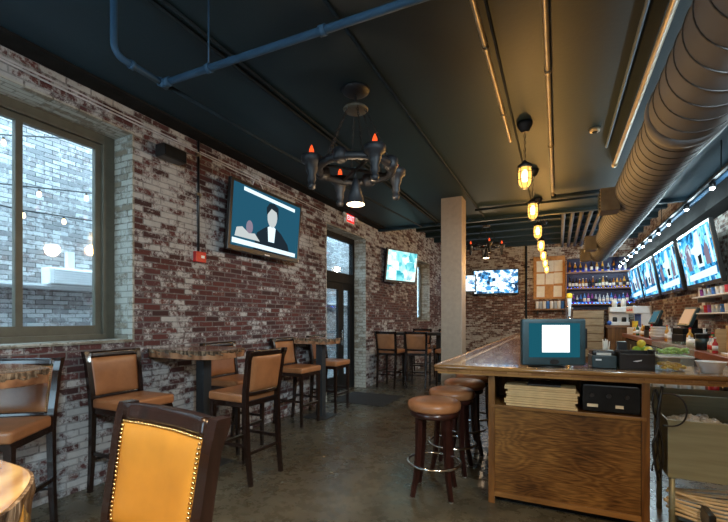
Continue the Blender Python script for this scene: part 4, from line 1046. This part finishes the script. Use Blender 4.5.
sport = [('screen_band', 'tvwhite', 1, [(-.72, -.86), (.92, -.8), (.94, -.52), (-.7, -.62)]),
         ('screen_figure', 'tvwhite', 2, [(-.02, -.42), (-.1, .1), (-.3, .2), (-.28, .34), (.0, .42), (.12, .86), (.34, .9), (.4, .35), (.36, -.42)]),
         ('screen_shadow', 'tvdark', 3, [(.1, -.3), (.08, .0), (.3, .05), (.28, -.3)]),
         ('screen_player', 'tvpink', 4, [(-.62, -.45), (-.66, .1), (-.5, .35), (-.4, .1), (-.36, -.45)]),
         ('screen_crowd', 'tvpink', 2, [(.5, -.4), (.48, .1), (.6, .4), (.74, .2), (.76, -.4)]),
         ('screen_goal', 'tvwhite', 3, [(.82, -.4), (.8, .9), (.9, .92), (.93, -.4)])]
for j_ in range(6): sport.append(('screen_logo', 'tvwhite', 2, circ(-.86, -.72 + j_ * .3, .05, .08, 10)))
for k, (y, z) in enumerate(((8.05, 2.46), (10.0, 2.46), (11.9, 2.46), (13.75, 2.46))):
    tv('television', ('largest sport television, nearest the frame edge, on the right wall', 'second sport television from the frame edge on the right wall', 'third sport television from the frame edge on the right wall',
                      'farthest sport television on the right wall above the registers')[k], (2.0, y, z), R(-90), R(10), 1.68, .92, M['tv_sport'][k], sport, 'sport televisions above the back bar')
    # (mounting arm reaches the wall)

# ------------------------------------------------------------------ wall fittings on the left
t = thing('wall_speaker', 'small black loudspeaker bracketed high on the brick beside the window', 'speaker', (XL + .02, 2.93, 3.2), R(90))
MB().box(-.145, .145, -.16, -.03, -.065, .065, .02, 3).build('cabinet', M['black'], t)
MB().box(-.13, .13, -.166, -.158, -.055, .055, .004).build('grille', M['blackm'], t)
MB().box(-.03, .03, -.05, .02, -.02, .02).build('bracket', M['iron'], t)
t = thing('fire_alarm', 'red fire alarm box on the brick left of the television', 'fire alarm', (XL - .004, 3.385, 2.2), R(90))
MB().box(-.075, .075, -.05, 0, -.06, .06, .008, 3).build('case', M['red'], t)
MB().box(0, .045, -.054, -.049, -.012, .018).build('strobe_lens', M['white'], t)
t = thing('wall_conduit', 'thin black conduit rising from the red alarm box to the ceiling', 'conduit', (0, 0, 0))
MB().tube([(XL + .018, 3.37, 2.25), (XL + .018, 3.37, HC)], .013, 8).build('tube', M['black'], t)
for za in (2.9, 3.35): MB().box(XL, XL + .03, 3.34, 3.40, za, za + .03).build('clip', M['steel'], t)
rnd = random.Random(2)
for k in range(2):
    pts = []
    for i in range(60):
        y = -2 + i * .185
        pts.append((XL + .014 + .012 * k, y, 3.45 - .035 * k - .01 * abs(math.sin(y * 1.6 + k)) - .03 * max(0, y - 1.2) / 3 + rnd.uniform(-.003, .003)))
    pts = [p for p in pts if p[1] < (6.15 if k else 4.9)]
    tag(MB().tube(pts, .007, 6).build('wall_cable', M['cable_white']), ('upper white cable strung along the top of the left brick wall', 'lower white cable strung along the top of the left brick wall')[k], 'cable')
pts = [(XL + .02, 4.2 + .02 * i, 3.02 + .42 * math.sin(min(1, i / 9) * PI / 2) - (0.2 * max(0, (i - 9)) / 8)) for i in range(16)]
tag(MB().tube(pts, .007, 6).build('television_cable', M['cable_white']), 'white cable looping from the top of the large television', 'cable')
t = thing('exit_sign', 'small red lit exit sign with two white lamps above the door', 'exit sign', (XL, 7.08, 3.45), R(90))
MB().box(-.17, .17, -.05, 0, -.09, .10, .006).build('case', M['white'], t)
MB().box(-.155, .155, -.053, -.049, -.075, .085).build('face', M['exitred'], t)
cu = bpy.data.curves.new('lettering', 'FONT'); cu.body = 'EXIT'; cu.size = .14; cu.align_x = 'CENTER'; cu.align_y = 'CENTER'; cu.extrude = .001
tmp = bpy.data.objects.new('lettering_outline', cu); COL.objects.link(tmp); bpy.context.view_layer.update()
me = bpy.data.meshes.new_from_object(tmp.evaluated_get(bpy.context.evaluated_depsgraph_get()))
bpy.data.objects.remove(tmp); bpy.data.curves.remove(cu)
me.materials.clear(); me.materials.append(M['tvwhite'])
lo = bpy.data.objects.new('lettering', me); COL.objects.link(lo); lo.parent = t; lo.location = (0, -.0545, .005); lo.rotation_euler = (R(90), 0, 0)
for dx in (-.24, .24):
    MB().lathe([(.03, 0), (.055, .05), (.055, .06), (0, .06)], 14, Matrix.Translation((dx, -.02, .02)) @ Matrix.Rotation(R(60), 4, 'X')).build('lamp_head', M['white'], t)

# ------------------------------------------------------------------ chandeliers
def chandelier(label, loc, rz):
    t = thing('chandelier', label, 'chandelier', loc, rz, 'iron chandeliers')     # origin on the ceiling
    ir = M['iron']; zr = -.72
    MB().lathe([(.0, -.05), (.07, -.045), (.12, -.02), (.13, 0)], 24).build('canopy', ir, t)
    MB().lathe([(.0, -.19), (.10, -.19), (.115, -.175), (.10, -.16), (0, -.16)], 24).build('chain_plate', M['winframe'], t)
    MB().tube([(0, 0, -.04), (0, 0, -.17)], .012, 8).build('rod', ir, t)
    MB().tube([(.33 * math.cos(2 * PI * i / 48), .33 * math.sin(2 * PI * i / 48), zr) for i in range(48)], .036, 8, closed=True).build('ring', ir, t)
    m = MB()
    for k in range(2): m.tube([(.33 * math.cos(k * PI / 2), .33 * math.sin(k * PI / 2), zr), (-.33 * math.cos(k * PI / 2), -.33 * math.sin(k * PI / 2), zr)], .014, 8)
    m.build('spoke', ir, t)
    for k in range(6):
        a_ = k * PI / 3 + .3
        p0 = Vector((.09 * math.cos(a_), .09 * math.sin(a_), -.18)); p1 = Vector((.33 * math.cos(a_), .33 * math.sin(a_), zr + .02))
        m = MB(); n = 18
        for i in range(n):
            c = p0.lerp(p1, (i + .5) / n); d = (p1 - p0).normalized(); L = (p1 - p0).length / n * .66
            u = d.cross(Vector((0, 0, 1))).normalized(); u = u if i % 2 else d.cross(u)
            m.tube([c + d * L * math.cos(2 * PI * j / 8) + u * .009 * math.sin(2 * PI * j / 8) for j in range(8)], .0028, 4, closed=True)
        m.build('chain', ir, t)
    for k in range(8):
        a_ = k * PI / 4; lit = k % 2 == 0
        c, s_ = math.cos(a_), math.sin(a_); T = Matrix.Translation((.41 * c, .41 * s_, zr))
        if lit:
            m = MB(); m.lathe([(0, -.23), (.03, -.22), (.036, -.185), (.024, -.175), (.04, -.14), (.034, -.10), (.05, -.06), (.058, -.01), (.085, .005), (.092, .055), (.088, .06), (.07, .05), (0, .05)], 14, T)
            m.tube([(.33 * c, .33 * s_, zr), (.41 * c, .41 * s_, zr - .03)], .02, 8)
            ca = m.build('candle_holder', ir, t)
            MB().lathe([(.026, .04), (.026, .07)], 10, T).build('candle', M['menu'], ca)
            MB().lathe([(.008, .07), (.022, .09), (.02, .115), (.008, .145), (0, .16)], 10, T).build('flame_bulb', M['flame'], ca)
        else:
            MB().lathe([(.03, -.05), (.065, -.02), (.065, .05), (.045, .07), (0, .07)], 12, Matrix.Translation((.33 * c, .33 * s_, zr))).build('boss', ir, t)
    sh = MB(); sh.lathe([(.085, -1.03), (.03, -.83), (.022, -.80), (.01, -.79), (0, -.79)], 24).tube([(0, 0, -.80), (0, 0, zr)], .006, 6)
    d = sh.build('downlight_shade', M['iron'], t)
    MB().lathe([(0, -1.034), (.078, -1.034), (.078, -1.02), (0, -1.02)], 24).build('downlight_bulb', M['downbulb'], d)
    return t
chandelier('black iron ring chandelier with four orange flame bulbs over the open floor', (-1.645, 3.26, HC), R(49))
chandelier('distant black iron chandelier with red flame bulbs before the far television', (-1.75, 11.3, HC2), R(20))

# ------------------------------------------------------------------ pendant lamps over the bar
GY = [4.58 + 1.5 * k for k in range(7)]
def pendant(label, loc, drop):
    t = thing('pendant_lamp', label, 'pendant lamp', loc, 0, 'caged jar pendants over the bar')
    ir = M['iron']
    MB().lathe([(.03, -.10), (.05, -.08), (.075, -.03), (.08, 0)], 18).build('canopy', ir, t)
    m = MB(); n = int((drop - .24) / .035)
    for i in range(n):
        z = -.10 - i * (drop - .24) / n
        m.tube([((.009 * math.sin(2 * PI * j / 8), 0, z + .022 * math.cos(2 * PI * j / 8)) if i % 2 else (0, .009 * math.sin(2 * PI * j / 8), z + .022 * math.cos(2 * PI * j / 8))) for j in range(8)], .003, 4, closed=True)
    m.build('chain', ir, t)
    z0 = -drop
    MB().lathe([(.07, z0 + .09), (.072, z0 + .115), (.03, z0 + .15), (.012, z0 + .17), (0, z0 + .17)], 18).build('socket_cap', ir, t)
    g = MB().lathe([(0, z0 - .115), (.04, z0 - .105), (.058, z0 - .08), (.064, z0 - .02), (.064, z0 + .06), (.05, z0 + .095)], 18).build('jar_glass', M['bulbglass'], t)
    MB().lathe([(0, z0 - .06), (.026, z0 - .05), (.034, z0 - .01), (.032, z0 + .03), (.018, z0 + .07), (0, z0 + .075)], 14).build('bulb', M['bulb'], g)
    m = MB()
    for k in range(6):
        a_ = k * PI / 3; c, s_ = math.cos(a_), math.sin(a_)
        m.tube([(.068 * c, .068 * s_, z0 + .1), (.074 * c, .074 * s_, z0 + .02), (.072 * c, .072 * s_, z0 - .06), (.04 * c, .04 * s_, z0 - .12), (0, 0, z0 - .135)], .0035, 5)
    for z, r_ in ((z0 + .04, .075), (z0 - .04, .075)): m.tube([(r_ * math.cos(2 * PI * i / 20), r_ * math.sin(2 * PI * i / 20), z) for i in range(20)], .0035, 5, closed=True)
    m.build('cage', ir, t)
pn = ['nearest', 'second', 'third', 'fourth', 'fifth', 'sixth', 'farthest']
for k, y in enumerate(GY):
    top = HC if y < YSTEP else HC2
    pendant(pn[k] + ' glowing caged jar pendant in the row over the bar', (-.315, y, top), top - 2.99)
    l = bpy.data.lights.new('pendant_light', 'POINT'); l.color = (1.0, .52, .14); l.energy = 21; l.shadow_soft_size = .09
    lo = bpy.data.objects.new('pendant_light', l); COL.objects.link(lo); lo.location = (-.315, y, 2.99 - .24)

# ------------------------------------------------------------------ duct
t = thing('spiral_duct', 'large round spiral duct running under the ceiling over the bar aisle', 'duct', (.875, 0, 3.05))
def duct_part(name, y0, y1, r, gap, sw):
    prof = [(r, y0 + (y1 - y0) * i / 60) for i in range(61)]; g = gap
    sh = Matrix.Rotation(R(-90), 4, 'X')
    m = MB(); m.lathe(prof, 40, sh)
    for v in m.bm.verts: v.co.y += v.co.x * .10      # spiral seams sit slightly askew
    p = m.build(name, M['duct'], t)
    m = MB(); k = 1
    while y0 + k * g < y1 - .05:
        yy = y0 + k * g
        m.tube([((r + .000) * math.cos(2 * PI * i / 36), yy + .007 + (r + .004) * math.cos(2 * PI * i / 36) * .10, (r + .000) * math.sin(2 * PI * i / 36)) for i in range(36)], sw, 5, closed=True)
        k += 1
    m.build('seam', M['seam'], p)
duct_part('near_section', -1.8, 3.72, .262, .19, .006)
MB().lathe([(.262, 3.66), (.275, 3.68), (.275, 3.76), (.25, 3.86)], 40, Matrix.Rotation(R(-90), 4, 'X')).build('collar', M['duct'], t)
duct_part('middle_section', 3.78, 7.85, .245, .15, .0055)
MB().lathe([(.245, 7.78), (.255, 7.8), (.255, 7.88), (.215, 8.05)], 40, Matrix.Rotation(R(-90), 4, 'X')).build('collar', M['duct'], t)
duct_part('far_section', 7.95, 11.2, .215, .15, .005)
MB().lathe([(0, 11.17), (.205, 11.17), (.205, 11.2), (0, 11.2)], 40, Matrix.Rotation(R(-90), 4, 'X')).build('end_cap', M['duct'], t)
for y, s_ in ((5.95, .15), (9.2, .14), (10.85, .14)):
    r_ = MB().box(-.40, -.19, y - s_, y + s_, -.22, .06, .006).build('air_register', M['register'], t)
    m = MB()
    for k in range(6): m.box(-.408, -.398, y - s_ + .02, y + s_ - .02, -.2 + k * .042, -.18 + k * .042)
    m.build('louvre', M['pipe_dark'], r_)
m = MB()
for y in (.5, 3.0, 5.0, 7.2, 9.5):
    m.box(-.012, .012, y - .012, y + .012, .2, (HC if y < YSTEP else HC2) - 3.05)
m.build('hanger', M['pipe_dark'], t)

# ------------------------------------------------------------------ pipes and conduits
def pipe(name, label, pts, r, mtl, fit=None, cat='pipe', hang=None):
    t = thing(name, label, cat, (0, 0, 0))
    MB().tube(pts, r, 12).build('tube', M[mtl], t)
    for p, q in (fit or []): MB().tube([p, q], r * 1.35, 12).build('coupling', M[mtl], t)
    for p in (hang or []):
        h = MB().tube([p, (p[0], p[1], HC)], .006, 6).build('hanger_rod', M['pipe_blue'], t)
        MB().tube([(p[0] - .016, p[1], p[2]), (p[0] + .016, p[1], p[2])], r * 1.35, 10).build('hanger_ring', M['pipe_blue'], h)
def bend(a_, c, b_, r, n=6):
    a_, c, b_ = Vector(a_), Vector(c), Vector(b_); p = c + (a_ - c).normalized() * r; q = c + (b_ - c).normalized() * r
    return [tuple((1 - t_) ** 2 * p + 2 * t_ * (1 - t_) * c + t_ ** 2 * q) for t_ in [i / n for i in range(n + 1)]]
A = (-2.43, 1.56, HC); B_ = (-2.43, 1.56, 3.1); C_ = (-2.43, 1.9, 3.1)
pipe('ceiling_pipe', 'blue pipe crossing under the ceiling with a riser above the big window', [A] + bend(A, B_, C_, .08) + [(-2.43, 1.9, 3.1)], .021, 'pipe_blue',
     [((-2.43, 1.66, 3.1), (-2.43, 1.69, 3.1)), ((-2.43, 1.87, 3.1), (-2.43, 1.93, 3.1))])
pipe('ceiling_pipe', 'straight blue sprinkler pipe running across the ceiling towards the duct', [(-2.43, 1.9, 3.1), (2.2, 2.02, 3.1)], .022, 'pipe_blue', [((-2.43, 1.9, 3.1), (-2.36, 1.902, 3.1)), ((-1.2, 1.932, 3.1), (-1.16, 1.933, 3.1))],
     hang=[(-2.02, 1.911, 3.1), (0.4, 1.973, 3.1)])
pipe('ceiling_pipe', 'thin dark pipe running from the blue pipe joint along the left ceiling', [(-2.43, 1.93, 3.1), (-2.43, 3.2, 3.12), (-2.55, 6.0, 3.3), (-2.7, 8.55, 3.5)], .016, 'pipe_dark')
for k, x in enumerate((-2.36, -2.29)):
    pipe('ceiling_conduit', ('left', 'right')[k] + ' of two thin conduits fixed to the dark ceiling left of the chandelier', [(x, -2, HC - .016), (x, YSTEP - .1, HC - .016)], .014, 'pipe_dark', cat='conduit')
pipe('ceiling_conduit', 'thin conduit on the ceiling passing right over the chandelier', [(-1.35, 1.5, HC - .014), (-1.35, YSTEP - .1, HC - .014)], .013, 'pipe_dark', cat='conduit')
pipe('ceiling_conduit', 'tan conduit on the ceiling leading to the nearest pendant lamp', [(-.49, -1.5, HC - .03), (-.49, 4.9, HC - .03)], .019, 'pipe_tan', [((-.49, y, HC - .03), (-.49, y + .05, HC - .03)) for y in (2.0, 3.1, 4.2)], cat='conduit')
pipe('ceiling_conduit', 'thin dark conduit beside the tan conduit above the pendants', [(-.42, -1.5, HC - .014), (-.42, 8.4, HC - .014)], .011, 'pipe_dark', cat='conduit')
pipe('ceiling_conduit', 'straight tan conduit running down the middle of the ceiling to the far beam', [(-.075, -1.5, HC - .04), (-.075, 7.1, HC - .04), (-.075, 7.1, HC - .04), (-.075, 7.3, HC - .06)], .02, 'pipe_tan', [((-.075, y, HC - .04), (-.075, y + .05, HC - .04)) for y in (1.8, 3.6, 5.2)], cat='conduit')
pipe('ceiling_conduit', 'blue conduit on the ceiling between the tan conduit and the duct', [(.52, -1.5, HC - .016), (.52, 5.6, HC - .016)], .015, 'pipe_blue', cat='conduit')
pipe('ceiling_conduit', 'tan pipe running close to the left side of the big duct', [(.67, -1.5, HC - .04), (.67, 6.2, HC - .04)], .026, 'pipe_tan', [((.67, 6.15, HC - .04), (.67, 6.25, HC - .04))], cat='conduit')
pipe('ceiling_pipe', 'cross pipe under the ceiling beam beyond the nearest pendant lamp', [(-.075, 7.3, HC - .07), (.6, 7.3, HC - .07)], .028, 'pipe_dark', [((-.1, 7.3, HC - .07), (-.03, 7.3, HC - .07))])
pipe('ceiling_pipe', 'dark pipe on the ceiling crossing from the column to the duct', [(-1.4, 7.75, HC - .03), (.6, 7.75, HC - .03)], .02, 'pipe_dark')
for k in range(5):
    x = .12 + k * .19
    pipe('ceiling_pipe', ORD[k] + ' grey pipe from the left under the high ceiling beyond the beam', [(x, YSTEP + .1, 3.95), (x, 15.4, 3.95)], .045, 'pipe_grey')
pipe('ceiling_conduit', 'pale bent conduit between the duct and the row of cool spotlights', [(1.5, 3.8, 3.42), (1.45, 5.2, 3.36), (1.3, 6.4, 3.3), (1.42, 7.4, 3.34), (1.42, 14, 3.34)], .02, 'pipe_grey', cat='conduit')
pipe('ceiling_conduit', 'dark pipe under the ceiling just right of the big duct', [(1.32, 2.5, 3.3), (1.32, 14.5, 3.3)], .028, 'pipe_dark', cat='conduit')
pipe('ceiling_conduit', 'blue-grey pipe running beside the cool spotlight track', [(1.88, 3.5, 3.28), (1.88, 14.8, 3.28)], .03, 'pipe_blue', cat='conduit')
pipe('wall_pipe', 'dark vertical pipe on the far brick wall between television and notice board', [(-1.02, YB - .04, 0), (-1.02, YB - .04, HC2)], .035, 'pipe_dark')
t = thing('smoke_detector', 'small pale smoke detector on the ceiling beside the blue conduit', 'smoke detector', (.36, 5.05, HC))
MB().lathe([(.03, -.035), (.05, -.03), (.055, 0)], 16).build('body', M['pipe_tan'], t)
MB().lathe([(.02, -.045), (.025, -.035)], 12).build('sensor', M['pipe_dark'], t)
# track of cool spotlights
t = thing('light_track', 'black light track carrying cool white spotlights before the televisions', 'light track', (1.70, 0, 3.19))
MB().box(-.02, .02, 3.0, 15.0, -.015, .02).build('rail', M['black'], t)
LY = [3.4, 4.4, 5.4, 6.3, 7.4, 8.45, 9.25, 10.0, 10.8, 11.6, 12.4, 13.1, 13.8, 14.5]  # first three spotlights added out of view to brighten the bar
m = MB()
for y in (6.0, 9.0, 12.0, 14.8): m.tube([(0, y, .02), (0, y, (HC if y < YSTEP else HC2) - 3.19)], .006, 6)
m.build('drop_rod', M['iron'], t)
for k, y in enumerate(LY):
    t = thing('spotlight', ORD[k] + ' cool white spotlight from the camera end of the track', 'spotlight', (1.70, y, 3.175), 0, 'cool spotlights on the track')
    MB().lathe([(.035, -.085), (.035, -.02), (.012, -.01), (.012, 0)], 14).build('can', M['black'], t)
    MB().ball((0, 0, -.085), .026, 2).build('lens', M['ledbulb'], t)
    l = bpy.data.lights.new('spot_light', 'POINT'); l.color = (.72, .93, 1.0); l.energy = 10; l.shadow_soft_size = .05
    lo = bpy.data.objects.new('spot_light', l); COL.objects.link(lo); lo.location = (1.70, y, 3.175 - .17)

# ------------------------------------------------------------------ light
w = bpy.data.worlds.new('World'); sc.world = w; w.use_nodes = True
bg = w.node_tree.nodes['Background']; bg.inputs[0].default_value = (0.55, 0.82, 1.0, 1); bg.inputs[1].default_value = 6.5
def point(loc, col, e, r=.12):
    l = bpy.data.lights.new('ceiling_lamp', 'POINT'); l.color = col; l.energy = e; l.shadow_soft_size = r
    o = bpy.data.objects.new('ceiling_lamp', l); COL.objects.link(o); o.location = loc
WARM = (1.0, .66, .34)
def spot(loc, col, e, ang=130, r=.12):
    l = bpy.data.lights.new('unseen_downlight', 'SPOT'); l.color = col; l.energy = e; l.shadow_soft_size = r; l.spot_size = R(ang); l.spot_blend = .8
    o = bpy.data.objects.new('unseen_downlight', l); COL.objects.link(o); o.location = loc
for x, y, e in ((-1.7, -0.7, 190), (0.4, -0.7, 210), (1.75, 0.2, 260)): spot((x, y, 3.4), WARM, e)  # unseen warm lamps; the rightmost one added to brighten the ice bin front
for (x, y, z) in ((-1.645, 3.26, 2.46), (-1.75, 11.3, 3.05)): point((x, y, z), (1.0, .72, .45), 16, .08)
def aimed(loc, tgt, col, e, ang):  # unseen cool fill lamps without fixtures, added to brighten the left wall
    l = bpy.data.lights.new('cool_fill_spot', 'SPOT'); l.color = col; l.energy = e; l.shadow_soft_size = .25; l.spot_size = R(ang); l.spot_blend = .7
    o = bpy.data.objects.new('cool_fill_spot', l); COL.objects.link(o); o.location = loc
    o.rotation_euler = (Vector(tgt) - Vector(loc)).to_track_quat('-Z', 'Y').to_euler()
COOL = (.74, .91, 1.0)
aimed((1.5, -0.9, 2.7), (-3.7, 3.6, 1.9), COOL, 330, 85)
aimed((1.2, 2.0, 2.75), (-3.7, 7.5, 2.0), COOL, 240, 70)
# ------------------------------------------------------------------ camera
cam = bpy.data.cameras.new('camera'); co = bpy.data.objects.new('camera', cam); COL.objects.link(co); sc.camera = co
cam.sensor_width = 36; cam.sensor_fit = 'HORIZONTAL'; cam.lens = 36 * 405 / 728; cam.shift_y = (318 - 261) / 728
cam.clip_start = .02
co.location = (0, 0, 1.5); co.rotation_euler = (R(90), 0, math.atan(194 / 405))
vs = sc.view_settings; vs.view_transform = 'Standard'; vs.look = 'None'; vs.gamma = 1; vs.use_curve_mapping = False; vs.exposure = 0.85
cy = sc.cycles; cy.use_denoising = True; cy.max_bounces = 8; cy.diffuse_bounces = 4; cy.glossy_bounces = 4; cy.transparent_max_bounces = 12; cy.sample_clamp_indirect = 6
